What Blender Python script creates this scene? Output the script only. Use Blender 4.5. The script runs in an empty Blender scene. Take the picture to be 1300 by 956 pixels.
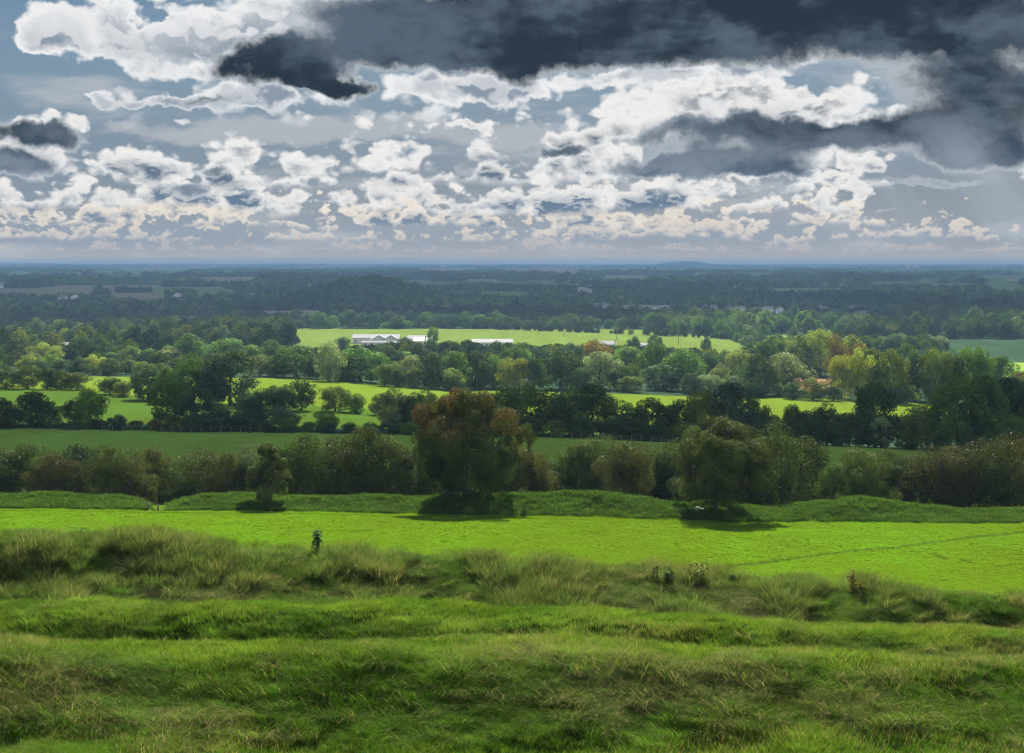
import bpy, math, random
import numpy as np
R = math.radians
scene = bpy.context.scene
COL = scene.collection

# ------------------------------------------------------------------ camera
FP = 1800.0                       # focal length in photograph pixels (1300 wide)
CX, HY = 650.0, 333.0             # principal column, horizon row
cam_data = bpy.data.cameras.new("camera")
cam = bpy.data.objects.new("camera", cam_data)
COL.objects.link(cam)
cam.location = (0, 0, 0)
cam.rotation_euler = (R(90), 0, 0)
cam_data.sensor_width = 36
cam_data.lens = FP / 1300 * 36
cam_data.shift_y = -(478 - HY) / 1300
cam_data.clip_start = 0.1
cam_data.clip_end = 120000
scene.camera = cam

scene.view_settings.view_transform = 'Standard'
scene.view_settings.look = 'None'
scene.view_settings.gamma = 1
scene.view_settings.exposure = 2.0
scene.render.engine = 'CYCLES'
scene.cycles.use_denoising = True
scene.cycles.filter_width = 1.15
scene.cycles.max_bounces = 6
scene.cycles.diffuse_bounces = 2
scene.cycles.transmission_bounces = 3
scene.cycles.transparent_max_bounces = 6
scene.cycles.volume_bounces = 1
scene.cycles.caustics_reflective = False
scene.cycles.caustics_refractive = False

SUN_EL, SUN_AZ = R(37), R(5)       # ahead of the camera, a little to the right
# ------------------------------------------------------------------ sun
sd = bpy.data.lights.new("sun", 'SUN')
sd.energy = 4.9
sd.angle = R(0.5)
sd.color = (1.0, 0.95, 0.84)
sun = bpy.data.objects.new("sun", sd)
COL.objects.link(sun)
from mathutils import Vector
SDIR = Vector((math.sin(SUN_AZ) * math.cos(SUN_EL), math.cos(SUN_AZ) * math.cos(SUN_EL), math.sin(SUN_EL)))
sun.rotation_euler = SDIR.to_track_quat('Z', 'Y').to_euler()
sun.location = (0, 0, 300)

# ------------------------------------------------------------------ node helper
class NG:
    """small expression builder over a node tree"""
    def __init__(self, tree): self.t = tree
    def node(self, typ, **kw):
        n = self.t.nodes.new(typ)
        for k, v in kw.items(): setattr(n, k, v)
        return n
    def put(self, sock, v):
        if isinstance(v, X): self.t.links.new(v.s, sock)
        elif v is not None: sock.default_value = v
    def math(self, op, a, b=None, c=None, clamp=False):
        n = self.node('ShaderNodeMath', operation=op, use_clamp=clamp)
        self.put(n.inputs[0], a)
        if b is not None: self.put(n.inputs[1], b)
        if c is not None: self.put(n.inputs[2], c)
        return X(self, n.outputs[0])
    def vmath(self, op, a, b=None, out=0):
        n = self.node('ShaderNodeVectorMath', operation=op)
        self.put(n.inputs[0], a)
        if b is not None: self.put(n.inputs[1], b)
        return X(self, n.outputs[out])
    def xyz(self, x, y, z):
        n = self.node('ShaderNodeCombineXYZ')
        for i, v in enumerate((x, y, z)): self.put(n.inputs[i], v)
        return X(self, n.outputs[0])
    def sep(self, v):
        n = self.node('ShaderNodeSeparateXYZ'); self.put(n.inputs[0], v)
        return [X(self, o) for o in n.outputs]
    def noise(self, vec, scale=1.0, detail=4.0, rough=0.5, dist=0.0, lac=2.0, color=False):
        n = self.node('ShaderNodeTexNoise')
        self.put(n.inputs['Vector'], vec)
        n.inputs['Scale'].default_value = scale
        n.inputs['Detail'].default_value = detail
        n.inputs['Roughness'].default_value = rough
        n.inputs['Lacunarity'].default_value = lac
        n.inputs['Distortion'].default_value = dist
        return X(self, n.outputs['Color' if color else 'Fac'])
    def ss(self, v, lo, hi, a=0.0, b=1.0, typ='SMOOTHSTEP'):
        n = self.node('ShaderNodeMapRange', interpolation_type=typ)
        for i, q in enumerate((v, lo, hi, a, b)): self.put(n.inputs[i], q)
        return X(self, n.outputs[0])
    def mix(self, f, a, b, blend='MIX'):
        n = self.node('ShaderNodeMix', data_type='RGBA', blend_type=blend)
        self.put(n.inputs[0], f)
        self.put(n.inputs[6], a if isinstance(a, X) else (*a, 1))
        self.put(n.inputs[7], b if isinstance(b, X) else (*b, 1))
        return X(self, n.outputs[2])
    def ramp(self, f, stops):
        n = self.node('ShaderNodeValToRGB')
        e = n.color_ramp.elements
        while len(e) < len(stops): e.new(0.5)
        for q, (p, c) in zip(e, stops): q.position = p; q.color = (*c, 1)
        self.put(n.inputs[0], f)
        return X(self, n.outputs[0])
class X:
    def __init__(self, g, s): self.g, self.s = g, s
    def __add__(self, o): return self.g.math('ADD', self, o)
    def __radd__(self, o): return self.g.math('ADD', o, self)
    def __sub__(self, o): return self.g.math('SUBTRACT', self, o)
    def __rsub__(self, o): return self.g.math('SUBTRACT', o, self)
    def __mul__(self, o): return self.g.math('MULTIPLY', self, o)
    def __rmul__(self, o): return self.g.math('MULTIPLY', o, self)
    def __truediv__(self, o): return self.g.math('DIVIDE', self, o)
    def __rtruediv__(self, o): return self.g.math('DIVIDE', o, self)

def lin(r, g, b):
    f = lambda c: (c / 255 / 12.92) if c / 255 <= 0.04045 else ((c / 255 + 0.055) / 1.055) ** 2.4
    return (f(r), f(g), f(b))

# ------------------------------------------------------------------ world: Nishita sky behind broken cloud
world = bpy.data.worlds.new("World")
scene.world = world
world.use_nodes = True
wt = world.node_tree
wt.nodes.clear()
g = NG(wt)
WS = 0.1
EXPO = 2 ** scene.view_settings.exposure
def sk(r, gg, b, k=1.0):           # colour of a cloud as it should come out on screen
    c = lin(r, gg, b)
    return tuple(v / EXPO / WS * k for v in c)
tc = g.node('ShaderNodeTexCoord')
dvec = g.vmath('NORMALIZE', X(g, tc.outputs['Generated']))
dx, dy, dz = g.sep(dvec)
az = g.math('ARCTAN2', dx, dy)
el = g.math('ARCSINE', dz)
def ang(px, py):
    a = math.atan((px - CX) / FP)
    return a, math.atan((HY - py) / FP * math.cos(a))

AEr = g.xyz(az, el, 0.0)
def noise2(vec, scale, detail, rough, off=0.0, color=False):
    n = g.node('ShaderNodeTexNoise', noise_dimensions='2D')
    g.put(n.inputs['Vector'], g.vmath('ADD', vec, (off * 3.17, off * 1.93, 0)) if off else vec)
    n.inputs['Scale'].default_value = scale
    n.inputs['Detail'].default_value = detail
    n.inputs['Roughness'].default_value = rough
    return X(g, n.outputs['Color' if color else 'Fac'])
def vor2(vec, scale, detail, rough, off=0.0):
    n = g.node('ShaderNodeTexVoronoi', voronoi_dimensions='2D', feature='SMOOTH_F1')
    g.put(n.inputs['Vector'], g.vmath('ADD', vec, (off * 2.17, off * 1.13, 0)))
    n.inputs['Scale'].default_value = scale
    n.inputs['Detail'].default_value = detail
    n.inputs['Roughness'].default_value = rough
    n.inputs['Smoothness'].default_value = 0.35
    return X(g, n.outputs['Distance'])
wv = g.vmath('SUBTRACT', noise2(AEr, 9.0, 5, 0.6, 5.0, True), (0.5, 0.5, 0.5))
wv2 = g.vmath('SUBTRACT', noise2(AEr, 42.0, 5, 0.65, 1.0, True), (0.5, 0.5, 0.5))
AE = g.vmath('ADD', g.vmath('ADD', AEr, g.vmath('MULTIPLY', wv, (0.085, 0.030, 0))), g.vmath('MULTIPLY', wv2, (0.022, 0.015, 0)))
AE2 = g.vmath('ADD', AEr, g.vmath('MULTIPLY', wv2, (0.010, 0.008, 0)))
def blobs(lst, P=None):
    tot = None
    for (px, py, rx, ry, wgt) in lst:
        a, e = ang(px, py)
        n = g.node('ShaderNodeVectorMath', operation='MULTIPLY_ADD')
        g.put(n.inputs[0], P or AE)
        n.inputs[1].default_value = (FP / rx, FP / ry, 0)
        n.inputs[2].default_value = (-a * FP / rx, -e * FP / ry, 0)
        l = g.vmath('LENGTH', X(g, n.outputs[0]), out=1)
        v = g.ss(l, 1.25, 0.15, 0.0, wgt)
        tot = v if tot is None else tot + v
    return tot

# clear sky
sky = g.node('ShaderNodeTexSky', sky_type='NISHITA')
sky.sun_disc = False
sky.sun_elevation = SUN_EL
sky.sun_rotation = SUN_AZ
sky.altitude = 150
sky.air_density = 1.0
sky.dust_density = 2.0
nish = X(g, sky.outputs[0])
clear_front = g.ramp(g.ss(el, 0.0, 0.20, typ='LINEAR'),
    [(0.0, sk(160, 158, 164)), (0.08, sk(124, 138, 156)), (0.3, sk(108, 130, 152)), (0.6, sk(106, 136, 160)), (0.82, sk(98, 132, 160)), (1.0, sk(60, 108, 146))])
clear = g.mix(0.10, clear_front, g.mix(1.0, nish, (0.2, 0.2, 0.2), 'MULTIPLY'))

# --- soft streaky veils
veil_n = noise2(g.vmath('MULTIPLY', AE2, (1.0, 4.5, 0)), 7.0, 5, 0.55, 3.0)
veil = g.ss(veil_n + blobs([(300, 172, 260, 14, .22), (450, 160, 170, 14, .25), (1180, 70, 160, 40, .22), (960, 95, 200, 20, .15)]), 0.50, 0.72)
c = g.mix(veil * 0.5, clear, sk(205, 205, 206))

def band(base, yb, h, f, seed, cov, bl=None, white=(238, 238, 238), shade=(104, 120, 140), dk=1.0, wob=0.8, falloff=0.42, alpha=1.0, soft=0.06):
    """one rank of backlit cumulus: flat grey base at row yb, billowing white tops, feature size f (photo pixels)"""
    k = FP / f
    eb = (HY - yb) / FP
    hh = h / FP
    P = g.vmath('MULTIPLY', AE2, (1.0, 1.5, 0))
    bn_ = noise2(g.vmath('MULTIPLY', AEr, (1.0, 0.25, 0)), k * 0.45, 2, 0.5, seed + 2.0)
    t = (el - ((bn_ - 0.5) * (hh * wob) + eb)) * (1.0 / hh)
    big = noise2(P, k * 0.42, 2, 0.5, seed + 4.0)
    def dens(off, det):
        Q = P if not off else g.vmath('ADD', P, (0, off, 0))
        return noise2(Q, k, det, 0.53, seed) * 0.50 - vor2(Q, k * 1.5, 2.5, 0.6, seed) * 0.46 + 0.155
    da = dens(0, 7)
    db = dens(hh * 0.10, 5)
    d = da + big * 0.9 - t * falloff * 0.55 + cov
    if bl: d = d + blobs(bl)
    al = g.ss(d, 0.50 - soft, 0.52 + soft) * g.ss(t, -0.25, 0.03)
    fnz = noise2(P, k * 2.4, 5, 0.62, seed + 6.0)
    core = g.ss(d + (fnz - 0.5) * 0.42, 0.50, 0.90)
    top = g.ss(da - db, -0.035, 0.060)
    low_ = g.ss(t + (fnz - 0.5) * 0.5, 0.66, 0.05)
    tx = (1.0 - top * 0.9) * g.ss(fnz, 0.34, 0.62, 0.25, 1.0) * g.ss(big, 0.36, 0.58, 0.15, 0.9)
    dark = g.math('MINIMUM', core * (tx * 0.80 + low_ * (1.0 - top * 0.35) * 1.0) * dk, 1.0)
    return g.mix(al * alpha, base, g.mix(dark, sk(*white), sk(*shade)))

CR = (240, 228, 212)
c = band(c, 317, 13, 26, 1.0, 0.04, None, (226, 208, 190), (150, 152, 164), 0.9, alpha=0.6)
c = band(c, 301, 22, 40, 2.0, 0.10, [(900, 290, 240, 18, .10), (80, 295, 120, 14, .12)], (240, 224, 204), (134, 144, 160), 0.9, alpha=0.85)
c = band(c, 283, 30, 52, 3.0, 0.13, [(560, 270, 150, 20, .08), (1230, 270, 150, 60, -.4)], CR, (112, 130, 150), 1.0)
c = band(c, 262, 42, 74, 4.0, 0.15, [(60, 250, 120, 26, .14), (240, 240, 150, 30, .16), (460, 245, 120, 22, .10), (700, 250, 150, 24, .08), (1230, 250, 130, 60, -.5)], (238, 236, 232), (100, 120, 142), 1.0)
c = band(c, 232, 52, 100, 5.0, 0.10, [(90, 205, 150, 34, .26), (300, 205, 80, 26, .16), (740, 205, 110, 22, .14), (430, 200, 110, 26, .2), (560, 190, 60, 60, -.1), (1010, 210, 150, 26, .2), (1240, 200, 120, 80, -.6), (640,215,90,20,.12)], (240, 239, 237), (100, 116, 136), 1.0)
c = band(c, 190, 80, 120, 6.0, -0.10, [(900, 140, 150, 45, .42), (1060, 150, 90, 40, .3), (760, 175, 110, 18, .3), (70, 150, 120, 18, .32), (575, 160, 50, 9, .36),
      (350, 130, 210, 18, -.2), (640, 195, 60, 12, .25), (1240, 200, 120, 90, -.7)], (240, 239, 237), (98, 112, 130), 1.0, falloff=0.0, soft=0.06)
# the big ragged white mass in the upper left, and the glare under the dark cloud
c = band(c, 128, 240, 130, 7.0, -0.14, [(90, 26, 110, 42, .52), (240, 50, 110, 56, .52), (335, 60, 110, 60, .30), (430, 40, 110, 70, .5), (240, 124, 50, 12, .5), (330, 124, 110, 16, .42), (125, 124, 26, 9, .45), (180, 128, 26, 9, .42),
      (600, 112, 120, 22, .42), (760, 102, 130, 18, .42), (900, 95, 120, 14, .34), (40, 90, 90, 30, -.35), (10, 26, 34, 34, -.25), (192, 22, 18, 20, -.35)], (240, 240, 240), (138, 150, 166), 0.75, wob=0.1, falloff=0.0, soft=0.07)

# --- heavy dark cloud in front
B = [(700, 22, 420, 62, .66), (980, 20, 480, 52, .66), (1230, 60, 160, 60, .40), (560, 66, 170, 34, .46), (655, 92, 60, 20, .36), (900, 78, 200, 26, .36),
     (350, 80, 92, 38, .70), (400, 95, 60, 24, .4), (440, 112, 44, 17, .5), (275, 122, 50, 7, .30),
     (1260, 150, 140, 72, .56), (1250, 195, 130, 24, .3),
     (35, 170, 70, 20, .52), (22, 208, 74, 22, .56), (1010, 170, 190, 26, .66), (905, 210, 190, 22, .62), (705, 187, 75, 10, .42), (820, 178, 60, 16, .26),
     (250, 245, 65, 16, .36), (300, 224, 36, 9, .32), (590, 215, 26, 12, .26), (1190, 234, 110, 9, .28), (980, 240, 80, 10, .24)]
Pb = g.vmath('MULTIPLY', AE2, (1.0, 1.9, 0))
bn = noise2(Pb, 24.0, 7, 0.62, 7.0)
bn_s = noise2(g.vmath('MULTIPLY', AE, (1.0, 2.6, 0)), 8.0, 5, 0.55, 9.0)
dB = blobs(B) + (bn - 0.5) * 0.45
aB = g.ss(dB, 0.13, 0.30)
coreB = g.ss(dB, 0.16, 0.46)
hB = g.ss(el, 0.045, 0.105)
darkc = g.mix(hB, sk(84, 102, 122), sk(34, 45, 58))
midc = g.mix(hB, sk(136, 148, 162), sk(86, 100, 115))
tex = g.ss(bn_s * 0.65 + bn * 0.35, 0.40, 0.62)
bcol = g.mix(coreB, sk(190, 196, 202), g.mix(tex, darkc, midc))
c = g.mix(aB, c, bcol)

# --- pale shafts of light low on the right, milky band over the horizon
ray_n = noise2(g.xyz((az + 0.06) / (0.60 - el), 0.0, 0.0), 16.0, 3, 0.5, 4.0)
rays = g.ss(ray_n, 0.35, 0.7) * g.ss(el, 0.13, 0.05) * g.ss(az, 0.19, 0.28)
c = g.mix(rays * 0.22, c, sk(200, 208, 214))
c = g.mix(g.ss(el, 0.045, 0.0, 0.0, 0.38), c, g.mix(g.ss(el, 0.0, 0.016), sk(196, 180, 168), sk(146, 150, 162)))

# --- the part of the sky above and behind the camera: bright broken overcast
up_n = g.noise(dvec, 2.4, 6, 0.6)
upper = g.mix(g.ss(up_n, 0.42, 0.62), g.mix(1.0, nish, (0.30, 0.30, 0.32), 'MULTIPLY'), (2.75, 2.75, 2.7))
back = g.math('MAXIMUM', g.math('MAXIMUM', g.ss(el, 0.24, 0.34), g.ss(dy, 0.85, 0.72)), g.ss(el, -0.02, -0.04))
bgs = []
for q in (c, upper):
    bg = g.node('ShaderNodeBackground')
    g.put(bg.inputs[0], q)
    bg.inputs[1].default_value = WS
    bgs.append(bg)
msh = g.node('ShaderNodeMixShader')
g.put(msh.inputs[0], back)
wt.links.new(bgs[0].outputs[0], msh.inputs[1])
wt.links.new(bgs[1].outputs[0], msh.inputs[2])
bg = msh
wo = g.node('ShaderNodeOutputWorld')
wt.links.new(bg.outputs[0], wo.inputs[0])
world.cycles.sampling_method = 'MANUAL'
world.cycles.sample_map_resolution = 256
# ------------------------------------------------------------------ noise and terrain (numpy)
def _hash(ix, iy, seed):
    h = (ix.astype(np.int64) * 374761393 + iy.astype(np.int64) * 668265263 + seed * 974711) & 0x7fffffff
    h = ((h ^ (h >> 13)) * 1274126177) & 0x7fffffff
    h = h ^ (h >> 16)
    return (h & 0xffffff) / float(0xffffff)
def vnoise(x, y, seed=0):
    x = np.asarray(x, float); y = np.asarray(y, float)
    ix = np.floor(x); iy = np.floor(y)
    fx = x - ix; fy = y - iy
    fx = fx * fx * (3 - 2 * fx); fy = fy * fy * (3 - 2 * fy)
    a = _hash(ix, iy, seed); b = _hash(ix + 1, iy, seed); c_ = _hash(ix, iy + 1, seed); d = _hash(ix + 1, iy + 1, seed)
    return (a * (1 - fx) + b * fx) * (1 - fy) + (c_ * (1 - fx) + d * fx) * fy
def fbm(x, y, seed=0, octv=4, gain=0.5):
    t = 0; amp = 1; tot = 0
    for k in range(octv):
        t = t + amp * (vnoise(np.asarray(x) * 2 ** k, np.asarray(y) * 2 ** k, seed + k * 17) - 0.5)
        tot += amp; amp *= gain
    return t / tot * 2

COLS = np.array([0, 325, 650, 975, 1300], float)
# distance from the camera -> ground height, for five bearings (photo columns)
KEYS = [
    (0, [-1.7] * 5), (8, [-4.0] * 5), (14, [-6.1] * 5), (20, [-7.65] * 5),
    (24, [-8.35, -8.35, -8.4, -8.45, -8.5]), (26, [-8.05, -8.05, -8.15, -8.3, -8.4]),
    (27.5, [-7.56, -7.60, -7.72, -7.84, -7.98]), (29.5, [-7.85, -7.9, -8.0, -8.2, -8.3]),
    (31.6, [-8.95, -8.95, -9.05, -9.25, -9.4]), (33.3, [-9.25, -9.3, -9.45, -9.6, -9.75]),
    (35, [-8.52, -8.66, -8.82, -9.08, -9.32]), (37, [-8.95, -9.05, -9.25, -9.55, -9.8]),
    (40, [-10.5, -10.7, -10.9, -11.5, -11.8]),
    (44, [-11.45, -11.55, -11.9, -12.6, -13.0]), (46.5, [-11.15, -11.2, -11.6, -12.3, -12.8]),
    (50.5, [-10.12, -10.28, -10.78, -11.6, -12.0]),
    (54, [-11.3, -11.3, -11.8, -12.6, -13.0]),
    (61, [-14.6, -14.6, -14.9, -15.4, -15.8]),
    (68, [-15.7, -15.7, -16.0, -16.5, -17.0]),
    (90, [-17.8, -17.9, -18.1, -18.6, -19.0]),
    (112, [-19.7, -19.9, -20.3, -20.9, -21.2]),
    (116, [-20.2, -20.4, -20.8, -21.3, -21.4]),
    (121, [-20.05, -20.25, -20.2, -20.75, -21.2]),
    (125, [-21.2, -21.2, -21.2, -21.8, -22.2]),
    (130, [-22.6] * 5), (140, [-23.4] * 5),
    (200, [-28.8, -28.8, -28.8, -29.2, -29.6]), (270, [-32.3, -32.9, -33.5, -35.0, -36.3]),
    (300, [-33.0, -34.0, -35.8, -38.3, -39.5]),
    (360, [-34.4, -36.0, -39.0, -42.4, -43.8]),
    (400, [-35.5, -37.1, -40.7, -43.8, -46.0]),
    (480, [-38.9, -39.7, -44.3, -46.6, -49.9]),
    (600, [-44.0, -45.0, -48.3, -51.3, -54.0]),
    (750, [-48.8, -49.6, -51.7, -54.2, -56.4]),
    (900, [-53.3, -53.6, -54.3, -55.5, -56.8]),
    (1150, [-54.3] * 5), (1500, [-56.6] * 5), (2500, [-57.0] * 5), (6000, [-57.0] * 5),
    (12000, [-52, -56, -57, -57, -57]), (18000, [-36, -44, -48, -50, -50]), (24000, [-24, -28, -28, -28, -28]), (30000, [-60] * 5)]
_kd = np.array([k[0] for k in KEYS], float)
_kz = np.array([k[1] for k in KEYS], float)
def _pchip(x, y, xq):
    h = np.diff(x); d = np.diff(y) / h
    m = np.zeros_like(y)
    for i in range(1, len(x) - 1):
        if d[i - 1] * d[i] > 0:
            w1_, w2_ = 2 * h[i] + h[i - 1], h[i] + 2 * h[i - 1]
            m[i] = (w1_ + w2_) / (w1_ / d[i - 1] + w2_ / d[i])
    m[0] = d[0]; m[-1] = d[-1]
    i = np.clip(np.searchsorted(x, xq) - 1, 0, len(x) - 2)
    t = (xq - x[i]) / h[i]
    return (y[i] * (2 * t ** 3 - 3 * t ** 2 + 1) + m[i] * h[i] * (t ** 3 - 2 * t ** 2 + t) + y[i + 1] * (3 * t ** 2 - 2 * t ** 3) + m[i + 1] * h[i] * (t ** 3 - t ** 2))
_td = np.concatenate([np.arange(0, 160, 0.25), np.exp(np.linspace(math.log(160), math.log(30000), 1500))])
_tz = np.stack([_pchip(_kd, _kz[:, j], _td) for j in range(5)], 1)
def sstep(v, a, b):
    t = np.clip((v - a) / (b - a), 0, 1); return t * t * (3 - 2 * t)
def px_of(x, y):
    return CX + FP * np.asarray(x) / np.maximum(np.asarray(y), 1e-3)
def ground(x, y):
    x = np.asarray(x, float); y = np.asarray(y, float)
    d = np.maximum(np.maximum(y, np.abs(x) * 1.1), -y)
    p = np.where(y > np.abs(x) * 1.1, px_of(x, np.maximum(y, 1)), np.where(x > 0, 1900.0, -600.0))
    p = np.clip(p, 0, 1300)
    i = np.clip(np.searchsorted(_td, d) - 1, 0, len(_td) - 2)
    f = np.clip((d - _td[i]) / (_td[i + 1] - _td[i]), 0, 1)[..., None]
    rows = _tz[i] * (1 - f) + _tz[i + 1] * f
    c_ = np.clip(p / 325.0, 0, 3.9999); j = c_.astype(int); fc = c_ - j
    fc = fc * fc * (3 - 2 * fc)
    z = np.take_along_axis(rows, j[..., None], -1)[..., 0] * (1 - fc) + np.take_along_axis(rows, j[..., None] + 1, -1)[..., 0] * fc
    # lumps of the rough banks
    near = (1 - sstep(d, 56, 64)) * sstep(d, 6, 16)
    z = z + near * (fbm(x * 0.16, y * 0.3, 3, 4) * 0.30 + fbm(x * 0.8, y * 0.9, 9, 3) * 0.18)
    crest = np.exp(-((d - 50.5) / 4.0) ** 2)
    z = z + crest * fbm(x * 0.11 + 5, d * 0.02, 21, 3) * 0.35
    # far bank with its gap and humps
    bank = np.exp(-((d - 121) / 3.2) ** 2)
    gap = np.exp(-((p - 203) / 22.0) ** 2)
    hump = 0.62 * np.exp(-((p - 752) / 70.0) ** 2) + 0.35 * np.exp(-((p - 300) / 60.0) ** 2) + 0.15 * np.exp(-((p - 80) / 60.0) ** 2) + 0.55 * np.exp(-((p - 1095) / 60.0) ** 2) - 0.2 * np.exp(-((p - 1215) / 40.0) ** 2) - 0.25 * np.exp(-((p - 960) / 60.0) ** 2)
    z = z + bank * (hump - gap * 1.25 + fbm(x * 0.35, y * 0.5, 31, 4) * 0.50)
    fieldm = sstep(d, 62, 72) * (1 - sstep(d, 110, 117))
    z = z + fieldm * fbm(x * 0.06, y * 0.06, 41, 3) * 0.12
    z = z + sstep(d, 1500, 5000) * fbm(x / 900.0, y / 900.0, 51, 4) * 6.0 * (1 - sstep(d, 20000, 40000) * 0.5)
    z = z + sstep(d, 7000, 14000) * (1 - sstep(d, 26000, 40000)) * (fbm(x / 3000.0, y / 3000.0, 61, 3)) * 9
    # wooded hillock and the small blue mountain on the horizon
    z = z + 25 * np.exp(-((x - (470 - CX) / FP * 1900) / 74.0) ** 2 - ((y - 1900) / 120.0) ** 2)
    z = z + 44 * np.exp(-((x - (868 - CX) / FP * 17500) / 300.0) ** 2 - ((y - 17500) / 1200.0) ** 2) + 24 * np.exp(-((x - (890 - CX) / FP * 17500) / 760.0) ** 2 - ((y - 17500) / 1200.0) ** 2)
    return z
def d_row(px, row, d0, d1):
    '''distance at which the ground lies on picture row `row` in column px'''
    dd = np.linspace(d0, d1, 400); rr = HY - FP * ground((px - CX) / FP * dd, dd) / dd
    return float(dd[np.argmin(np.abs(rr - row))])
def G1(x, y): return float(ground(np.array([x]), np.array([y]))[0])
def at(px, d):
    """a point on the ground in direction of photo column px, d metres ahead"""
    x = (px - CX) / FP * d
    return x, d, G1(x, d)

# ------------------------------------------------------------------ object helpers
def tag(o, label=None, cat=None, group=None, kind=None):
    if label: o['label'] = label
    if cat: o['category'] = cat
    if group: o['group'] = group
    if kind: o['kind'] = kind
    return o
def mesh_obj(name, V, Fc, mats, parent=None, smooth=False, mi=None):
    me = bpy.data.meshes.new(name)
    V = np.asarray(V, float)
    if isinstance(Fc, np.ndarray):
        n, k = Fc.shape
        me.vertices.add(len(V)); me.vertices.foreach_set('co', V.astype(np.float32).ravel())
        me.loops.add(n * k); me.loops.foreach_set('vertex_index', Fc.astype(np.int32).ravel())
        me.polygons.add(n); me.polygons.foreach_set('loop_start', (np.arange(n) * k).astype(np.int32))
        me.update(calc_edges=True)
    else:
        me.from_pydata([tuple(v) for v in V], [], [tuple(f) for f in Fc]); me.update()
    for m in (mats if isinstance(mats, (list, tuple)) else [mats]): me.materials.append(m)
    if mi is not None: me.polygons.foreach_set('material_index', np.asarray(mi, np.int32))
    if smooth: me.polygons.foreach_set('use_smooth', np.ones(len(me.polygons), bool))
    o = bpy.data.objects.new(name, me)
    COL.objects.link(o)
    if parent: o.parent = parent
    return o
def empty(name, loc=(0, 0, 0)):
    o = bpy.data.objects.new(name, None); COL.objects.link(o); o.location = loc
    o.empty_display_size = 0.5
    return o

# ------------------------------------------------------------------ materials
def new_mat(name):
    m = bpy.data.materials.new(name); m.use_nodes = True
    m.node_tree.nodes.clear()
    return m, NG(m.node_tree)
def out_surf(m, g_, sock):
    o = g_.node('ShaderNodeOutputMaterial'); m.node_tree.links.new(sock, o.inputs[0]); return o
def plain(name, col, rough=0.8, var=0.15, scale=3.0, metal=0.0):
    m, q = new_mat(name)
    t = q.node('ShaderNodeTexCoord')
    n = q.noise(X(q, t.outputs['Object']), scale, 6, 0.6)
    cc = q.mix(n, tuple(c_ * (1 - var) for c_ in col), tuple(min(c_ * (1 + var), 1) for c_ in col))
    b = q.node('ShaderNodeBsdfPrincipled'); q.put(b.inputs['Base Color'], cc)
    b.inputs['Roughness'].default_value = rough; b.inputs['Metallic'].default_value = metal
    out_surf(m, q, b.outputs[0]); return m
def leaf_material(name, trans=0.5):
    """foliage: colour = object colour, varied per clump (attribute) and per leaf"""
    m, q = new_mat(name)
    oi = q.node('ShaderNodeObjectInfo')
    at_ = q.node('ShaderNodeAttribute', attribute_name='tone')
    r, gg, b = q.sep(X(q, at_.outputs['Vector']))          # x: clump, y: leaf, z: height in crown
    base = X(q, oi.outputs['Color'])
    v = q.ss(r, 0, 1, 0.42, 1.62, 'LINEAR') * q.ss(gg, 0, 1, 0.72, 1.28, 'LINEAR')
    hsv = q.node('ShaderNodeHueSaturation')
    q.put(hsv.inputs['Hue'], q.ss(r + gg * 0.4, 0.2, 1.2, 0.482, 0.515, 'LINEAR'))
    q.put(hsv.inputs['Value'], v)
    q.put(hsv.inputs['Color'], base)
    al = X(q, oi.outputs['Alpha'])                          # alpha below 1: share of rust-coloured leaves, mostly high in the crown
    rust = q.ss(gg * 0.5 + r * 0.9 + b * 0.8 - 2.1 + (1.0 - al) * 2.7, 0.0, 0.35)
    cc = q.mix(rust, X(q, hsv.outputs[0]), q.mix(gg, (0.058, 0.036, 0.012), (0.10, 0.062, 0.018)))
    d = q.node('ShaderNodeBsdfDiffuse'); q.put(d.inputs[0], cc)
    tr = q.node('ShaderNodeBsdfTranslucent')
    q.put(tr.inputs[0], q.mix(1.0, cc, (1.25, 1.25, 0.6), 'MULTIPLY'))
    gl = q.node('ShaderNodeBsdfGlossy'); gl.inputs['Roughness'].default_value = 0.42; gl.inputs[0].default_value = (0.9, 0.95, 1, 1)
    mx = q.node('ShaderNodeMixShader'); mx.inputs[0].default_value = trans
    m.node_tree.links.new(d.outputs[0], mx.inputs[1]); m.node_tree.links.new(tr.outputs[0], mx.inputs[2])
    fr = q.node('ShaderNodeFresnel'); fr.inputs[0].default_value = 1.38
    mx2 = q.node('ShaderNodeMixShader')
    q.put(mx2.inputs[0], q.math('MINIMUM', X(q, fr.outputs[0]) * 0.05, 0.006))
    m.node_tree.links.new(mx.outputs[0], mx2.inputs[1]); m.node_tree.links.new(gl.outputs[0], mx2.inputs[2])
    out_surf(m, q, mx2.outputs[0])
    return m
M_LEAF = leaf_material('foliage', 0.24)
M_BARK = plain('bark', (0.055, 0.045, 0.035), 0.9, 0.4, 2.0)
M_SLAB = plain('cloud_body', (0.8, 0.8, 0.82), 1.0, 0.05, 0.001)

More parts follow.
